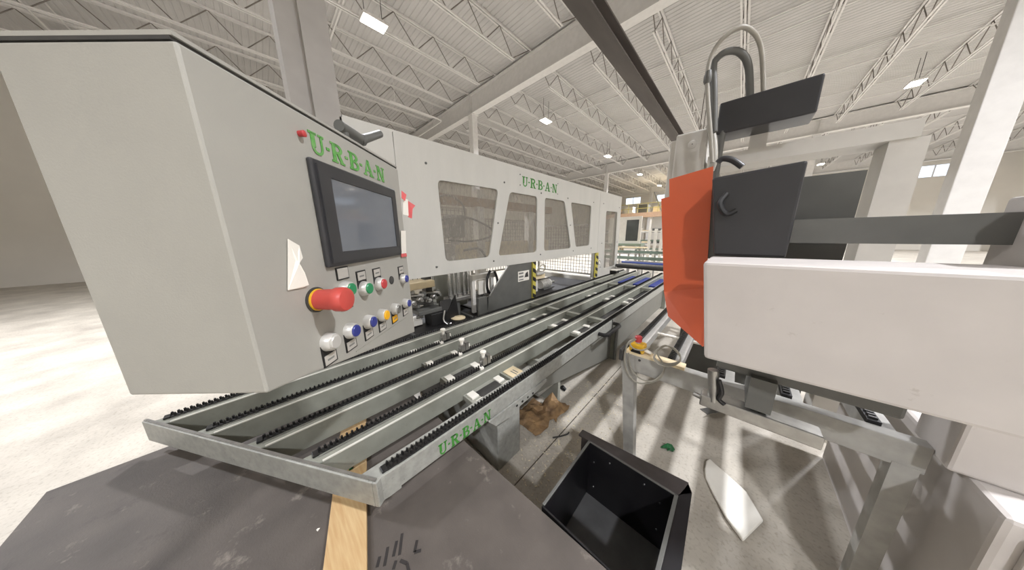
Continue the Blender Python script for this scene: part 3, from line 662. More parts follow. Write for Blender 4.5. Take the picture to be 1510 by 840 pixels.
# clamp stops with white knobs standing on the rails
def clamp_stop(x, y, lab):
    t = thing('clamp_stop', lab, 'clamp', (x, y, ZR+.024), 'clamp stops on the conveyor rails')
    z = ZR+.024
    MB().box(x-.024, x+.024, y-.02, y+.02, z, z+.062).build('block', 'steel', t, bevel=.002)
    MB().box(x-.02, x+.024, y+.026, y+.058, z, z+.075).build('jaw', 'steel', t, bevel=.002)
    MB().box(x-.012, x+.012, y+.02, y+.026, z+.01, z+.05).build('spacer', 'charcoal', t)
    MB().lathe((x+.0, y-.035, z+.03), (0, 1, 0), [(0, .009), (.015, .009)], 10).build('side_bolt', 'steel', t)
    MB().box(x+.0, x+.03, y-.05, y-.02, z-.022, z-.004).build('shoe', 'white_plastic', t)
    MB().box(x-.01, x+.014, y+.058, y+.075, z+.02, z+.045).build('peg', 'white_plastic', t)
    MB().lathe((x, y, z+.062), (0, 0, 1), [(0, .011), (.02, .015), (.032, .012), (.036, .024), (.05, .025), (.054, .021)], 18).build('knob', 'white_plastic', t, smooth=True, label='white knob')
for x, y, lab in ((RX[1], 1.08, 'clamp stop with white knob on the second rail from the enclosure'), (RX[2], 1.075, 'clamp stop with white knob on the middle rail'), (RX[3], 1.06, 'clamp stop with white knob on the fourth rail, next to the front rail')):
    clamp_stop(x, y, lab)
sb = thing('sensor_block', 'small black sensor block with pale lid on the rear rail', 'sensor', (-2.22, 6.2, .62))
MB().box(-2.33, -2.17, 6.1, 6.32, ZR+.0245, ZR+.10).build('body', 'black', sb, bevel=.005); MB().box(-2.34, -2.16, 6.09, 6.33, ZR+.10, ZR+.115).build('lid', 'card_white', sb)

# ------------------------------------------------------------------ control panel on its swing arm
PL = Vector((-.74, .096, 0)); PD = Vector((-.696, .718, 0)).normalized(); PN = Vector((PD.y, -PD.x, 0)); UP = Vector((0, 0, 1))
def pp_(u, z, c=0): return PL+PD*u+UP*z+PN*c
def onp(p, c=0):
    d = Vector(ray(p)); q = Vector(C0); t = (PN.dot(PL)+c-PN.dot(q))/PN.dot(d); return q+d*t
cp = thing('control_panel', 'grey control panel with touch screen, coloured push buttons and green lettering', 'control panel', pp_(.1, 0, -.2))
U0, U1 = -.19, .472
prof = [(1.915, 0), (1.315, 0), (1.19, -.075), (1.19, -.26), (1.93, -.26), (1.93, -.02)]
MB().prism([pp_(u, z) for u, z in ((U0, 1.922), (U1, 1.922), (U1, 1.20), (.02, 1.312), (-.12, 1.348), (U0, 1.362))], PN*-.26).build('housing', 'panel_grey', cp, bevel=.004)
MB().obox(pp_(.06, 1.3155), (pp_(.40, 1.300)-pp_(.06, 1.3155)).normalized(), UP, PN, 0, .34, -.0012, .0012, 0, .0012).build('fold_line', 'cabinet_grey', cp)
MB().obox(pp_(0, 0), PD, UP, PN, U0, U1, 1.923, 1.928, -.26, -.006).build('top_gasket', 'charcoal', cp)
MB().obox(pp_(0, 0), PD, UP, PN, U0, U1, 1.928, 1.934, -.262, -.002).build('top_lid', 'panel_grey', cp)
# swing arm to the column behind
arm0 = pp_(.1, 1.62, -.26); MB().bar(arm0, Vector((-2.71, .56, 1.62)), .09, .09).build('swing_arm', 'panel_grey', cp)
MB().obox(pp_(0, 0), PD, UP, PN, .03, .17, 1.54, 1.70, -.275, -.258).build('arm_flange', 'panel_grey', cp)
# touch screen
hm = MB().obox(pp_(0, 0), PD, UP, PN, 0, .40, 1.575, 1.83, 0, .012).build('screen_bezel', 'bezel', cp, bevel=.004)
fm = MB()
for a0, a1, b0, b1 in ((.012, .05, 1.585, 1.82), (.36, .39, 1.585, 1.82), (.05, .36, 1.585, 1.612), (.05, .36, 1.795, 1.82)): fm.obox(pp_(0, 0), PD, UP, PN, a0, a1, b0, b1, .012, .016)
fm.build('inner_frame', 'bezel', hm)
MB().obox(pp_(0, 0), PD, UP, PN, .05, .36, 1.612, 1.795, .0125, .0135).build('screen', 'screen', hm, label='dark glossy touch screen')
lettering('lettering', 'U-R-B-A-N', 'green_worn', cp, pp_(.02, 1.845, .0005), PD, UP, PN, .048, wscale=.33/(tw*.048), label='worn green slab-serif lettering')
# push buttons
def plate(u, z, wd=.04, ht=.028, m='label_silver', parent=None, dz=0):
    p = MB().obox(pp_(0, 0), PD, UP, PN, u-wd/2-.003, u+wd/2+.003, z-ht/2-.003, z+ht/2+.003, 0, .003).build('label_plate', 'black', cp)
    c = MB().obox(pp_(0, 0), PD, UP, PN, u-wd/2, u+wd/2, z-ht/2, z+ht/2, .003, .004).build('label_card', m, p)
    return p
def button(u, z, capm, r=.0225, plz=None, plm='label_silver', lab=None, clear=False):
    b = MB().lathe(pp_(u, z), PN, [(0, r*1.02), (.005, r*1.02), (.019, r*.92), (.021, r*.84)], 24).build('push_button', 'silver_paint', cp, smooth=True, label=lab)
    MB().lathe(pp_(u, z, .017), PN, [(0, r*.74), (.007, r*.74), (.0085, r*.68)], 24).build('cap', capm, b, smooth=True)
    if plz is not None:
        s = 1 if plz > z else -1
        MB().obox(pp_(0, 0), PD, UP, PN, u-.0225, u+.0225, min(z-.012*(s < 0)-.0, plz)-.016*(s < 0), max(z+.012*(s > 0), plz)+.016*(s > 0), -.0005, .0025).build('holder', 'black', b)
        MB().obox(pp_(0, 0), PD, UP, PN, u-.0185, u+.0185, plz-.0125, plz+.0125, .0025, .0035).build('label_card', plm, b)
        MB().obox(pp_(0, 0), PD, UP, PN, u-.011, u+.011, plz-.003, plz+.002, .0035, .0038).build('print', 'print_grey', b)
    return b
button(.053, 1.508, 'button_green', lab='green push button behind the red mushroom button'); plate(.055, 1.553)
button(.133, 1.492, 'button_green', plz=1.532, lab='green push button'); button(.218, 1.489, 'button_red', plz=1.528, lab='red push button')
button(.396, 1.474, 'button_blue', r=.020, plz=1.511, lab='blue push button')
MB().lathe(pp_(.312, 1.484), PN, [(0, .016), (.003, .015)], 20).build('blanking_plug', 'charcoal', cp)
button(-.036, 1.393, 'silver_paint', plz=1.349, lab='clear push button'); button(.044, 1.389, 'button_blue', plz=1.347, lab='blue push button')
button(.129, 1.383, 'button_blue', plz=1.342, lab='blue push button'); button(.210, 1.377, 'button_yellow', plz=1.336, lab='yellow push button')
button(.300, 1.371, 'steel', plz=1.332, plm='button_yellow', lab='steel key switch over a yellow label'); button(.395, 1.366, 'button_blue', r=.020, plz=1.329, lab='blue push button')
plate(.052, 1.468)
es = MB().lathe(pp_(-.043, 1.505), PN, [(0, .030), (.004, .030), (.0045, .027)], 28).build('emergency_stop', 'charcoal', cp, smooth=True, label='red mushroom emergency stop button')
MB().lathe(pp_(-.043, 1.505, .004), PN, [(0, .0262), (.004, .0262), (.0045, .024)], 28).build('yellow_ring', 'estop_yellow', es, smooth=True)
MB().lathe(pp_(-.043, 1.505, .010), PN, [(-.003, .024), (.034, .025), (.04, .0285), (.058, .029), (.064, .026), (.066, .018)], 32).build('mushroom_head', 'estop_red', es, smooth=True)
# clamp lever on top
q0, q1, q2 = onp((503, 207), -.035), onp((533, 206), -.035), onp((561, 197), -.02)
q0.z = q1.z = max(q0.z, q1.z)
lv = MB().cyl(q0-Vector((0, 0, .0)), q1, .016, n=16).build('clamp_lever', 'dark_grey', cp, smooth=True, label='dark grey clamp lever')
MB().lathe(q1, (q2-q1), [(-.012, .017), (.0, .019), (.012, .0145), ((q2-q1).length-.004, .0125), ((q2-q1).length, .009)], 16).build('grip', 'dark_grey', lv, smooth=True)
MB().cyl(q0+PD*.02-Vector((0, 0, .05)), q0+PD*.02, .012).build('stud', 'dark_grey', lv)
# torn red and white tape on the panel's edge, torn papers on its other side
def ribbon(name, pts, m, thick=.0012):
    mb = MB(); mb.prism(pts, PN*thick); return mb
tp = thing('warning_tape', 'torn red and white tape stuck to the edge of the control panel', 'tape', onp((597, 300), .01))
MB().prism([onp(p, .004+.01*k) for k, p in ((0, (592, 281)), (.6, (599, 287)), (1, (597, 296)), (.3, (592, 292)))], PN*.0015).build('red_strip', 'red_tape', tp)
MB().prism([onp(p, .004+.01*k) for k, p in ((0, (594, 292)), (.4, (601, 294)), (.9, (602, 318)), (.2, (594, 316)))], PN*.0015).build('white_strip', 'card_white', tp)
MB().prism([onp(p, .006+.012*k) for k, p in ((0, (600, 295)), (.8, (612, 303)), (1, (608, 308)), (.5, (607, 322)), (.1, (602, 320)))], PN*.0015).build('red_strip', 'red_tape', tp)
MB().prism([onp(p, .004) for p in ((591, 340), (598, 340), (599, 374), (592, 376))], PN*.001).build('clear_strip', 'card_white', tp)
MB().prism([onp(p, .005) for p in ((591, 374), (599, 373), (600, 378), (592, 379))], PN*.001).build('red_strip', 'red_tape', tp)
tpp = thing('torn_paper', 'torn white paper taped to the control panel', 'paper', onp((440, 390), .01))
MB().prism([onp(p, .002+.006*k) for k, p in ((0, (424, 352)), (.2, (441, 362)), (.5, (446, 380)), (.8, (441, 388)), (1, (449, 402)), (.7, (455, 420)), (.1, (446, 424)), (0, (424, 428)))], PN*.001).build('sheet', 'card_white', tpp)
dt = MB().lathe(onp((441, 197), .0), PN, [(0, .006), (.012, .007), (.014, .004)], 12).build('pink_magnet', 'button_red', smooth=True); tag(dt, 'small pink red magnet on the control panel beside the lettering', 'magnet')

# ------------------------------------------------------------------ stack of brown sheets on pallets, plank on top
SX0, SX1, SY0, SY1 = -2.34, -.16, -.95, .66
for k in range(2):
    pt = thing('wooden_pallet', 'wooden pallet under the brown sheets, '+('resting on the floor' if k == 0 else 'upper one of the pair'), 'pallet', (-1.2, -.1, .145*k), 'pallets under the sheets')
    z = .145*k
    for x in (-2.25, -1.75, -1.25, -.75, -.3): MB().box(x-.04, x+.04, SY0+.05, SY1-.06, z+.02, z+.125).build('stringer', 'pallet_wood', pt)
    for i in range(9):
        y = SY0+.06+i*(SY1-SY0-.23)/8
        MB().box(SX0+.04, SX1-.06, y, y+.1, z+.125, z+.145).build('deck_board', 'pallet_wood', pt)
        if i % 2 == 0: MB().box(SX0+.04, SX1-.06, y, y+.1, z, z+.02).build('bottom_board', 'pallet_wood', pt)
for k in range(6):
    z0 = .29+.0217*k; j = (.0, .004, -.003, .005, -.002, 0)[k]
    tops = [(SX0, SY0, z0), (SX1+j, SY0, z0), (SX1+j, SY1+.035+j, z0), (SX0, SY1-.06+j, z0)]
    s = MB().prism(tops, (0, 0, .0215)).build('fibre_sheet', 'sheet_brown')
    tag(s, 'brown fibre sheet with ink marks, on top of the stack under the rails' if k == 5 else 'brown fibre sheet in the stack under the marked top sheet', 'sheet', 'stacked brown sheets')
ZS = .29+.0217*5+.0215
def stroke(pts, wd=.011):
    P = [onz(p, ZS+.0008) for p in pts]; mb = MB()
    for a, b in zip(P[:-1], P[1:]): mb.bar(a, b, wd, .001)
    return mb.build('ink_stroke', 'ink', s)
for pts in ([(572, 806), (567, 834)], [(585, 797), (580, 820)], [(593, 786), (589, 818)], [(615, 796), (611, 814), (621, 811)], [(584, 826), (580, 839)], [(590, 826), (600, 830), (603, 842)], [(560, 820), (556, 836)]): stroke(pts)
# plank
a, b = onz((541, 840), .445), onz((540, 612), .445); dv = (b-a); dv.z = 0; dv.normalize(); nv = Vector((-dv.y, dv.x, 0)); 
c = onz((492, 715), .445); wd = (c-a).dot(nv)
pk = MB().obox(a-dv*.42, dv, nv, (0, 0, 1), 0, (b-a).length+.42, 0, wd, -(.445-ZS)+.0005, 0).build('plank', 'wood', bevel=.002)
tag(pk, 'pale pine plank lying on the brown sheet under the rails', 'plank')
for p in ((517, 690), (507, 686)):
    g = onz(p, .446); gs = MB().add([g+Vector((-.012, -.006, 0)), g+Vector((.012, -.01, 0)), g+Vector((.015, .008, .004)), g+Vector((-.006, .012, .006)), g+Vector((0, 0, .016))], [(0, 1, 4), (1, 2, 4), (2, 3, 4), (3, 0, 4), (3, 2, 1, 0)]).build('green_chip', 'green_scrap')
    tag(gs, 'small green plastic chip lying on the pine plank', 'chip', 'green chips on the plank')
g = onz((466, 781), ZS); tag(MB().add([g, g+Vector((.012, .004, 0)), g+Vector((.006, .014, .003)), g+Vector((.005, .006, .008))], [(0, 1, 3), (1, 2, 3), (2, 0, 3), (2, 1, 0)]).build('white_chip', 'white_plastic'), 'tiny white chip lying on the brown sheet', 'chip')

# ------------------------------------------------------------------ black bin
bn = thing('black_bin', 'open black bin with a wide rim standing on the concrete floor', 'bin', (-.28, .95, 0))
bx0, bx1, by0, by1, bz = -.495, -.06, .715, 1.185, .40; t = .008
w_ = MB(); w_.box(bx0-t, bx0, by0-t, by1+t, 0, bz).box(bx1, bx1+t, by0-t, by1+t, 0, bz).box(bx0, bx1, by1, by1+t, 0, bz).box(bx0, bx1, by0-t, by0, 0, bz)
w_.build('walls', 'bin_black', bn)
MB().box(bx0, bx1, by0, by1, 0, .02).build('bottom', 'bin_floor', bn)
MB().prism([(-.575, by1+.012, bz), (bx1+t, by1+.012, bz), (.0, by1+.075, bz), (-.02, 1.30, bz), (-.575, 1.24, bz)], (0, 0, -.012)).build('rim_flange', 'rim_brown', bn)
MB().prism([(-.575, 1.24, bz), (-.02, 1.30, bz), (-.02, 1.308, bz), (-.575, 1.248, bz)], (0, 0, -.16)).build('rim_apron', 'rim_brown', bn)
MB().prism([(bx1+.012, by0, bz), (bx1+.075, by0, bz), (.0, 1.25, bz), (-.02, 1.30, bz), (bx1+.012, by1+.01, bz)], (0, 0, -.012)).build('rim_flange', 'bin_black', bn)
rm = MB(); rm.box(bx0-t-.004, bx0+.002, by0, by1+.012, bz, bz+.006).box(bx0-t, bx1+t, by1, by1+.012, bz, bz+.006).box(bx1-.002, bx1+t+.006, by0, by1+.01, bz, bz+.006)
rm.build('rim_bead', 'dark_grey', bn, bevel=.002)
for p in ((876, 681), (899, 683), (950, 714), (973, 741), (968, 780), (875, 717)):
    q = ony(p, by1); MB().lathe(q, (0, -1, 0), [(0, .005), (.003, .0045)], 8).build('rivet', 'chrome', bn)

# ------------------------------------------------------------------ bench with the emergency stop box
BY = 1.60; bt = .865
be = thing('roller_bench', 'grey steel bench with black topped rails beside the orange guard', 'bench', (-.3, 2.1, 0))
MB().box(-.475, .62, BY-.03, BY+.03, bt-.115, bt).build('front_bar', 'bench_grey', be, bevel=.004)
MB().prism([(-.475, BY-.032, bt-.01), (-.40, BY-.032, bt-.01), (-.33, BY-.032, .0), (-.395, BY-.032, .0)], (0, .065, 0)).build('leg', 'bench_grey', be)
MB().prism([(.55, BY-.032, bt-.1), (.61, BY-.032, bt-.1), (.61, BY-.032, .0), (.55, BY-.032, .0)], (0, .065, 0)).build('leg', 'bench_grey', be)
for x in (-.44, -.2, .04, .28, .52):
    rr = MB().box(x-.03, x+.045, BY+.03, 4.5, bt-.08, bt-.01).build('bench_rail', 'silver_paint' if x < -.3 else 'bench_grey', be, bevel=.003)
    MB().box(x-.03, x+.005, BY+.035, 4.5, bt-.01, bt+.012).build('black_track', 'black', rr)
    sl = MB(); y = BY+.05
    while y < 4.48: sl.box(x-.024, x-.002, y, y+.012, bt+.012, bt+.02); y += .024
    sl.build('track_teeth', 'black_chain', rr, kind='stuff')
MB().box(-.47, .6, 4.5, 4.56, bt-.11, bt).build('rear_bar', 'bench_grey', be)
for x in (-.44, .55): MB().box(x-.03, x+.03, 4.5, 4.56, 0, bt-.11).build('leg', 'bench_grey', be)
MB().cyl((-.42, 2.2, bt-.05), (.55, 2.2, bt-.05), .012, n=10).build('tie_rod', 'white_plastic', be, smooth=True)
MB().box(-.49, -.465, BY-.045, BY+.045, bt-.06, bt+.02).build('end_cap', 'charcoal', be, bevel=.004)
for px in (943,): MB().cyl(ony((px, 531), BY-.031), ony((px, 531), BY-.033), .008, n=10).build('bolt_hole', 'black', be)
wp = MB().box(-.455, -.13, BY-.028, BY+.035, bt, bt+.018).build('wood_strip', 'cream'); tag(wp, 'short pale wooden strip on the bench bar below the yellow switch box', 'strip')
eb = thing('emergency_switch_box', 'yellow switch box with red mushroom button on the bench', 'switch box', (-.39, BY, bt+.018))
z0 = bt+.018; ex = -.392
MB().box(ex-.045, ex+.045, BY-.03, BY+.045, z0, z0+.062).build('box', 'estop_yellow', eb, bevel=.012)
MB().prism([(ex+.03*math.cos(math.radians(a)), BY-.031, z0+.004+.03*math.sin(math.radians(a))) for a in range(0, 181, 15)], (0, -.003, 0)).build('black_arch', 'black', eb)
MB().cyl((ex, BY, z0+.062), (ex, BY, z0+.074), .015).build('collar', 'silver_paint', eb, smooth=True)
MB().lathe((ex, BY, z0+.072), (0, 0, 1), [(0, .021), (.012, .022), (.034, .0215), (.038, .017)], 24).build('mushroom_head', 'button_red', eb, smooth=True)
MB().cyl((ex+.045, BY, z0+.025), (ex+.085, BY-.01, z0+.02), .012, .009).build('cable_gland', 'white_plastic', eb, smooth=True)
def cable_path(pts, y): return catmull([ony(p, y+dy) for (p, dy) in pts], 6)
cb = thing('cable_coil', 'grey cable coiled and hanging over the bench bar', 'cable', (-.25, BY-.06, .7))
MB().tube(cable_path([((958, 511), 0), ((948, 516), -.05), ((935, 514), -.06), ((929, 506), -.05), ((938, 500), -.02), ((928, 503), -.05), ((923, 515), -.055), ((921, 530), -.05), ((926, 550), -.05), ((938, 563), -.05), ((953, 565), -.05), ((970, 560), -.05), ((979, 548), -.05), ((977, 535), -.05), ((971, 525), -.04), ((968, 516), -.035)], BY), .0046, 8).build('hanging_loop', 'cable_grey', cb, smooth=True)
MB().tube(cable_path([((927, 520), -.058), ((930, 540), -.056), ((941, 556), -.058), ((960, 562), -.06), ((975, 553), -.058), ((981, 540), -.056)], BY), .0046, 8).build('hanging_loop', 'cable_grey', cb, smooth=True)
for k in range(3):
    MB().tube(cable_path([((968, 518-k), -.05-.006*k), ((980, 510-k*.5), -.02), ((994, 513+k), -.0), ((1003, 524+k), -.01), ((1000, 533+k), -.04), ((986, 536+2*k), -.06-.008*k), ((971, 533+2*k), -.06-.008*k), ((964, 526+k), -.055-.006*k)][::1], BY)+[ony((968, 518-k), BY-.05-.006*k)], .0042, 8).build('coil_turn', 'cable_grey', cb, smooth=True)
wc = onz((990, 553), 0); tag(MB().lathe(wc+Vector((-.09, -.02, .025)), (1, .25, 0), [(0, .01), (.01, .024), (.14, .025), (.16, .015)], 14).build('white_bottle', 'white_plastic', smooth=True), 'white plastic bottle lying on the floor under the bench', 'bottle')

# ------------------------------------------------------------------ saw unit with orange guard on the bench side
rm_ = thing('saw_unit', 'white and orange saw unit with tall grey post and dark hoses', 'machine', (.4, 2.0, 0))
YO = 1.80
def P(p, y=YO): return ony(p, y)
MB().prism([P((987, 264)), P((987, 290)), P((975, 293)), P((979, 430)), P((1041, 424)), P((1052, 245))], (0, .006, 0)).build('orange_guard', 'orange', rm_, label='orange sheet metal guard')
f1 = [P((979, 430)), P((1041, 424)), P((1041, 508), YO-.16), P((1036, 511), YO-.16), P((985, 466), YO-.07)]
MB().prism(f1, (0, .006, 0)).build('guard_flap', 'orange', rm_)
MB().box(-.20, .35, YO+.006, YO+.03, 1.5, 1.9).build('guard_stay', 'dark_grey', rm_)
wl = [ony((1037, 386), 1.25), ony((1038, 528), 1.25), Vector((.62, 1.25, 1.125)), Vector((.62, 1.25, 1.54))]
MB().prism(wl, (0, .34, 0)).build('white_housing', 'machine_white', rm_, bevel=.012)
k0 = ony((1050, 262), 1.6); k1 = ony((1052, 376), 1.6)
MB().prism([k0, k1, Vector((.16, 1.6, k1.z)), Vector((.16, 1.6, k0.z+.02))], (0, .17, 0)).build('black_motor_box', 'bezel', rm_, bevel=.01)
MB().tube(catmull([ony((1072, 285), 1.585), ony((1062, 300), 1.57), ony((1070, 315), 1.57), ony((1085, 310), 1.585)]), .012, 8).build('motor_handle', 'black', rm_, smooth=True)
pa, pb_ = ony((988, 205), 2.8), ony((1046, 188), 2.8)
MB().box(pa.x+.05, pb_.x, 2.8, 3.12, 1.85, pa.z+.02).build('post', 'post_grey', rm_, bevel=.012)
MB().box(pa.x, pa.x+.055, 2.84, 3.0, 1.9, pa.z-.01).build('post_channel', 'post_grey', rm_, bevel=.01)
pc = ony((1021, 213), 2.8); MB().lathe(pc, (0, -1, 0), [(0, .033), (.006, .033), (.009, .028)], 24).build('round_cap', 'post_grey', rm_, smooth=True)
MB().cyl(pc+Vector((0, -.009, .002)), pc+Vector((0, -.011, .002)), .004, n=8).build('cap_pin', 'charcoal', rm_)
MB().tube(catmull([ony((1053, 195), 2.5), ony((1053, 140), 2.5), ony((1052, 100), 2.5), ony((1056, 88), 2.5), ony((1072, 76), 2.5), ony((1092, 78), 2.55), ony((1104, 100), 2.62), ony((1106, 160), 2.68)], 6), .022, 10).build('dark_tube', 'dark_grey', rm_, smooth=True)
MB().tube(catmull([ony((1050, 240), 2.4), ony((1047, 190), 2.4), ony((1044, 150), 2.4), ony((1043, 110), 2.4), ony((1050, 80), 2.4), ony((1068, 55), 2.4), ony((1098, 40), 2.45), ony((1122, 70), 2.6), ony((1126, 160), 2.68)], 6), .014, 10).build('hose', 'hose_grey', rm_, smooth=True)
MB().lathe(ony((1044, 112), 2.4), (0, 0, -1), [(-.03, .018), (.0, .024), (.03, .024), (.05, .016)], 12).build('hose_sleeve', 'dark_grey', rm_, smooth=True)
MB().tube(catmull([ony((1046, 185), 2.6), ony((1052, 205), 2.55), ony((1053, 235), 2.5), ony((1048, 252), 2.5)], 6), .022, 10).build('hose', 'hose_grey', rm_, smooth=True)
MB().tube(catmull([ony((1058, 240), 2.2), ony((1066, 234), 2.2), ony((1080, 236), 2.2), ony((1095, 246), 2.2)], 6), .018, 10).build('hose', 'bezel', rm_, smooth=True)
q = ony((1062, 152), 2.6); MB().box(q.x, q.x+.5, 2.6, 2.85, q.z-.22, q.z).build('upper_gear_box', 'bezel', rm_, bevel=.01)
MB().box(q.x+.2, q.x+.3, 2.83, 2.95, 2.3, q.z-.05).build('gear_box_bracket', 'post_grey', rm_)
MB().tube([Vector((q.x+.04, 2.62, q.z-.2)), Vector((q.x+.04, 2.62, 1.9))], .022, 10).build('dark_tube', 'dark_grey', rm_, smooth=True)
# carriage and cabinet
MB().box(-.36, .6, 3.2, 3.7, 0, .74).build('rear_cabinet', 'dark_grey', rm_, bevel=.01)
MB().box(.66, 2.0, 1.35, 2.62, 0, .84).build('cabinet', 'machine_white', rm_, bevel=.015)
for x in (.70, 1.36): 
    dr = MB().box(x, x+.6, 1.33, 1.35, .08, .80).build('cabinet_door', 'machine_white', rm_, bevel=.004); MB().box(x+.53, x+.55, 1.31, 1.33, .45, .62).build('door_handle', 'black', dr)
MB().box(.16, .62, 1.62, 1.72, 1.6, 1.7).build('carriage_arm', 'dark_grey', rm_)
MB().box(.62, .80, 1.5, 1.72, .84, 1.75).build('carriage_column', 'machine_white', rm_, bevel=.01)
MB().box(-.3, .7, 2.82, 3.1, 2.2, 2.3).build('top_beam', 'post_grey', rm_)
MB().box(.6, .74, 2.84, 3.08, 0, 2.2).build('top_support', 'post_grey', rm_)
# mechanism below the white housing
y = 1.5
MB().box(.0, .5, 1.44, 1.56, 1.0, 1.13).build('slide_block', 'dark_grey', rm_, bevel=.01)
m1 = ony((1052, 545), 1.42); MB().cyl(m1, m1+Vector((.02, 0, -.16)), .022).build('guide_rod', 'steel', rm_, smooth=True)
MB().box(m1.x-.03, .35, 1.40, 1.48, m1.z-.2, m1.z-.14).build('slide_arm', 'steel', rm_, bevel=.006)
MB().cyl((m1.x-.06, 1.42, m1.z-.16), (m1.x+.0, 1.42, m1.z-.17), .012).build('pin', 'steel', rm_, smooth=True)
MB().tube(catmull([ony((1060, 560), 1.4), ony((1064, 578), 1.4), ony((1060, 588), 1.4), ony((1068, 596), 1.4)]), .01, 8).build('hose', 'black', rm_, smooth=True)
MB().box(.12, .2, 1.40, 1.62, .87, 1.02).build('stay', 'dark_grey', rm_)
# steel angle piece and white plastic trim on the floor
ab = onz((1043, 611), 0)
an = thing('steel_angle', 'short bright steel angle lying on the floor behind the bench', 'angle', ab)
MB().prism([onz(p, .002) for p in ((1032, 603), (1043, 611), (1100, 600), (1095, 590))], (0, 0, .004)).build('flat_leg', 'steel', an)
MB().prism([onz((1043, 611), .006), onz((1100, 600), .006), onz((1100, 600), .05), onz((1043, 611), .05)], (.003, .004, 0)).build('upright_leg', 'steel', an)
wsP = [(1046, 679), (1041, 682), (1039, 692), (1040, 706), (1050, 728), (1070, 766), (1095, 800), (1125, 770), (1100, 728), (1072, 702), (1058, 690)]
ws = MB().prism([onz(p, .004) for p in wsP], (0, 0, .022)).build('white_trim', 'white_plastic', bevel=.008); tag(ws, 'white rounded plastic trim lying on the floor beside the black bin', 'trim piece')

# ------------------------------------------------------------------ litter on the floor
cd = thing('crumpled_cardboard', 'crumpled brown cardboard lying under the conveyor front rail', 'cardboard', (-1.05, 1.5, 0))
rnd = random.Random(3)
def crumple(x0, x1, y0, y1, n, hgt, seed):
    r = random.Random(seed); vs = []; fs = []
    for i in range(n+1):
        for j in range(n+1):
            a, b = i/n, j/n; e = math.sin(math.pi*a)*math.sin(math.pi*b)
            vs.append((x0+(x1-x0)*a+r.uniform(-.02, .02), y0+(y1-y0)*b+r.uniform(-.02, .02), .006+hgt*(.25*e+.5*r.random()*(.3+e))))
    for i in range(n):
        for j in range(n):
            k = i*(n+1)+j; fs += [(k, k+n+1, k+n+2), (k, k+n+2, k+1)]
    return MB().add(vs, fs)
for args, nm in (((-1.3, -1.0, 1.3, 1.66, 7, .1, 5), 'sheet'), ((-1.18, -.97, 1.55, 1.8, 5, .2, 9), 'flap')):
    o = crumple(*args).build(nm, 'cardboard', cd); md = o.modifiers.new('thickness', 'SOLIDIFY'); md.thickness = .004
g = onz((986, 661), 0)
gg = crumple(g.x-.035, g.x+.035, g.y-.03, g.y+.03, 4, .05, 4).build('green_scrap', 'green_scrap'); gg.modifiers.new('thickness', 'SOLIDIFY').thickness = .003
tag(gg, 'crumpled green plastic scrap lying on the open floor beyond the bin', 'scrap')
g = onz((829, 573), 0); o = crumple(g.x-.03, g.x+.03, g.y-.03, g.y+.03, 3, .05, 8).build('black_scrap', 'black'); tag(o, 'small black scrap lying on the floor beside the side cover', 'scrap')
tb = MB().tube(catmull([onz((815, 645), .012), onz((826, 643), .014), onz((836, 640), .012), onz((839, 637), .014)]), .006, 6).build('twig', 'charcoal'); tag(tb, 'thin dark splinter lying in the shadow of the bin', 'splinter')
tb = MB().bar(onz((824, 648), .006), onz((824, 656), .006), .012, .006).build('pale_splinter', 'pale_shaving'); tag(tb, 'short pale wooden splinter beside the dark splinter', 'splinter')
sv = MB(); rnd = random.Random(11)
for i in range(700):
    x = rnd.gauss(-.8, .22); y = rnd.uniform(.75, 2.6)
    if x > -.55 and y < 1.4 or x < -1.25 or x > -.35: continue
    a = rnd.uniform(0, 6.28); L = rnd.uniform(.004, .02); d = Vector((math.cos(a), math.sin(a), 0))
    sv.bar(Vector((x, y, .0025)), Vector((x, y, .0025))+d*L, rnd.uniform(.002, .007), .003)
o = sv.build('wood_shavings', 'pale_shaving', kind='stuff'); o['label'] = 'pale wood shavings scattered on the concrete floor'; o['category'] = 'shavings'

# ------------------------------------------------------------------ far end of the line
rt = thing('roller_table', 'roller table with dark and blue rollers across the conveyor end', 'roller table', (-2, 7.6, 0))
for i, (y, r, m, z) in enumerate(((7.3, .06, 'charcoal', .70), (7.55, .05, 'steel', .72), (7.8, .05, 'blue_roller', .75), (8.1, .05, 'steel', .75))):
    MB().cyl((-2.62, y, z), (-.9, y, z), r, n=16).build('roller', m, rt, smooth=True)
for x in (-2.6, -.88): MB().box(x-.03, x+.03, 7.2, 8.5, .55, .68).build('side_frame', 'bench_grey', rt)
for x in (-2.6, -.88):
    for y in (7.3, 8.4): MB().box(x-.03, x+.03, y-.03, y+.03, 0, .55).build('leg', 'bench_grey', rt)
MB().box(-3.65, -.85, 8.4, 8.46, .80, .90).build('fence_bar', 'teal_grey', rt)
MB().box(-3.65, -.85, 8.6, 8.66, 1.0, 1.08).build('fence_bar', 'teal_grey', rt)
for x in (-3.5, -2.7, -1.9, -1.0): MB().box(x-.02, x+.02, 8.6, 8.66, 0, 1.0).build('fence_post', 'bench_grey', rt)
pw = thing('window_unit', 'white framed window unit with dark glass standing beyond the roller table', 'window unit', (-3.15, 10, 0))
q0, q1 = ony((919, 320), 10), ony((941, 359), 10)
f = MB(); x0, x1, z0, z1 = q0.x, q1.x+.06, q1.z, q0.z
for s in ((x0-.5, x0+.16, z0, z1), (x1-.09, x1, z0, z1), (x0+.16, x1-.09, z0, z0+.1), (x0+.16, x1-.09, z1-.12, z1)): f.box(s[0], s[1], 9.96, 10.04, s[2], s[3])
f.build('frame', 'card_white', pw); MB().box(x0+.16, x1-.09, 9.99, 10.01, z0+.1, z1-.12).build('pane', 'dark_glass', pw)
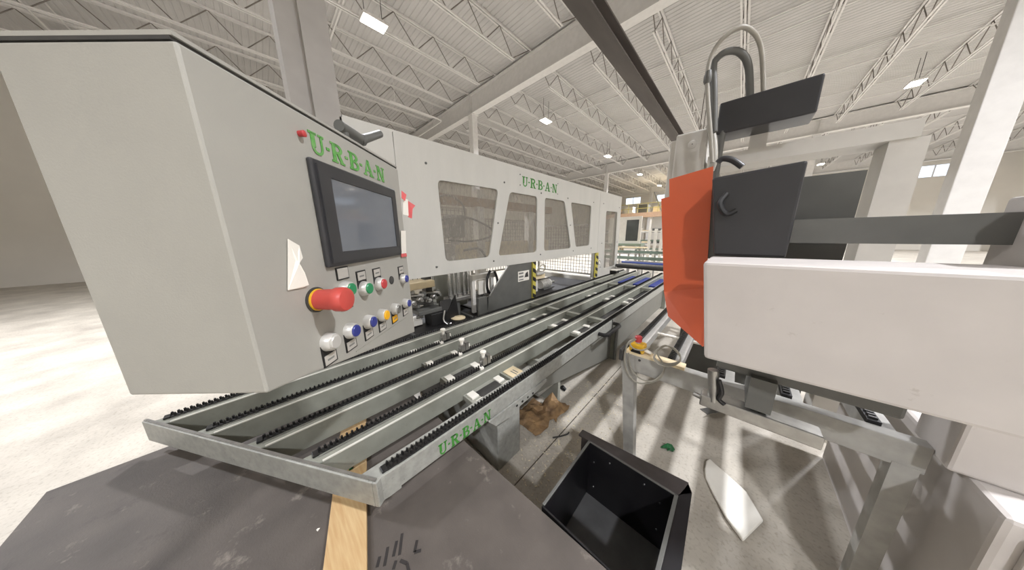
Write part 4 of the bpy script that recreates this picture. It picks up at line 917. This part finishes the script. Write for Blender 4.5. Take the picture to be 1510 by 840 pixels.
MB().box(x0-.4, x1+.1, 9.8, 10.3, z0-.08, z0).build('shelf', 'teal_grey', pw)
for x in (x0-.35, x1+.05): MB().box(x-.03, x+.03, 9.9, 10.2, 0, z0-.08).build('leg', 'bench_grey', pw)
pbd = MB().box(x0+.1, x1+.35, 9.3, 9.78, z0-.14, z0-.11).build('loose_board', 'cream'); tag(pbd, 'loose pale board lying in front of the white window unit', 'board')
for x in (x0+.15, x1+.3): MB().box(x-.02, x+.02, 9.5, 9.54, 0, z0-.14).build('trestle_leg', 'bench_grey', pbd)
rk = thing('profile_rack', 'white tube rack standing beyond the roller table', 'rack', (-2.1, 11.2, 0))
for px, h in ((959, 339), (968, 337), (977, 338)):
    q = ony((px, h), 11.2); MB().box(q.x-.05, q.x+.05, 11.15, 11.25, 0, q.z).build('upright', 'card_white', rk)
for z in (.6, 1.0, 1.35, 1.72):
    MB().box(-3.2, -1.4, 11.17, 11.23, z-.03, z+.03).build('crossbar', 'card_white' if z > 1.6 else 'teal_grey', rk)
bs = thing('stock_shelf', 'grey stock shelf loaded with pale profiles in the far hall', 'shelf', (-4, 15, 0))
for x in (-6.4, -4.2, -2.0): MB().box(x-.05, x+.05, 14.6, 14.7, 0, 2.2).build('upright', 'bench_grey', bs)
for z in (.5, 1.1, 1.7): 
    MB().box(-6.4, -2.0, 14.55, 15.3, z-.03, z+.03).build('shelf_board', 'bench_grey', bs)
    for k in range(9): MB().box(-6.3+.47*k, -6.3+.47*k+.3, 14.6, 15.2, z+.03, z+.12+.2*((k*7) % 5)/5).build('stored_profile', ('card_white', 'cream', 'dark_grey')[(k+int(z*10)) % 3], bs)
# mezzanine with yellow railing
mz = thing('mezzanine', 'mezzanine with orange edge beam and yellow railing near the back wall', 'mezzanine', (-8, 30, 0))
MB().box(-12.5, -4.6, 29, 33, 3.55, 3.7).build('deck', 'cream', mz)
MB().box(-12.5, -4.6, 28.9, 29, 3.35, 3.85).build('edge_beam', 'mezz_orange', mz)
for x in (-12.3, -9.8, -7.2, -4.8): MB().box(x-.1, x+.1, 29.2, 29.4, 0, 3.55).build('leg', 'card_white', mz)
for z in (4.3, 4.8): MB().box(-12.5, -4.6, 28.93, 28.98, z-.03, z+.03).build('railing_bar', 'yellow_rail', mz)
for k in range(9): MB().box(-12.45+.97*k, -12.4+.97*k, 28.93, 28.98, 3.85, 4.8).build('railing_post', 'yellow_rail', mz)
MB().bar((-7.2, 29.3, 5.9), (-5.6, 29.3, 2.2), .12, .12).build('diagonal_duct', 'bench_grey', mz)
for k in range(5):
    x = -11.8+1.5*k; o = MB().box(x, x+.9, 30, 31, 3.7, 4.5+.15*(k % 3)).build('storage_crate', ('cardboard', 'card_white', 'dark_grey', 'cream', 'cardboard')[k], bevel=.01)
    tag(o, ['brown crate', 'white crate', 'dark grey crate', 'cream crate', 'tall brown crate'][k]+' stored on the mezzanine behind the yellow railing', 'crate', 'crates on the mezzanine')
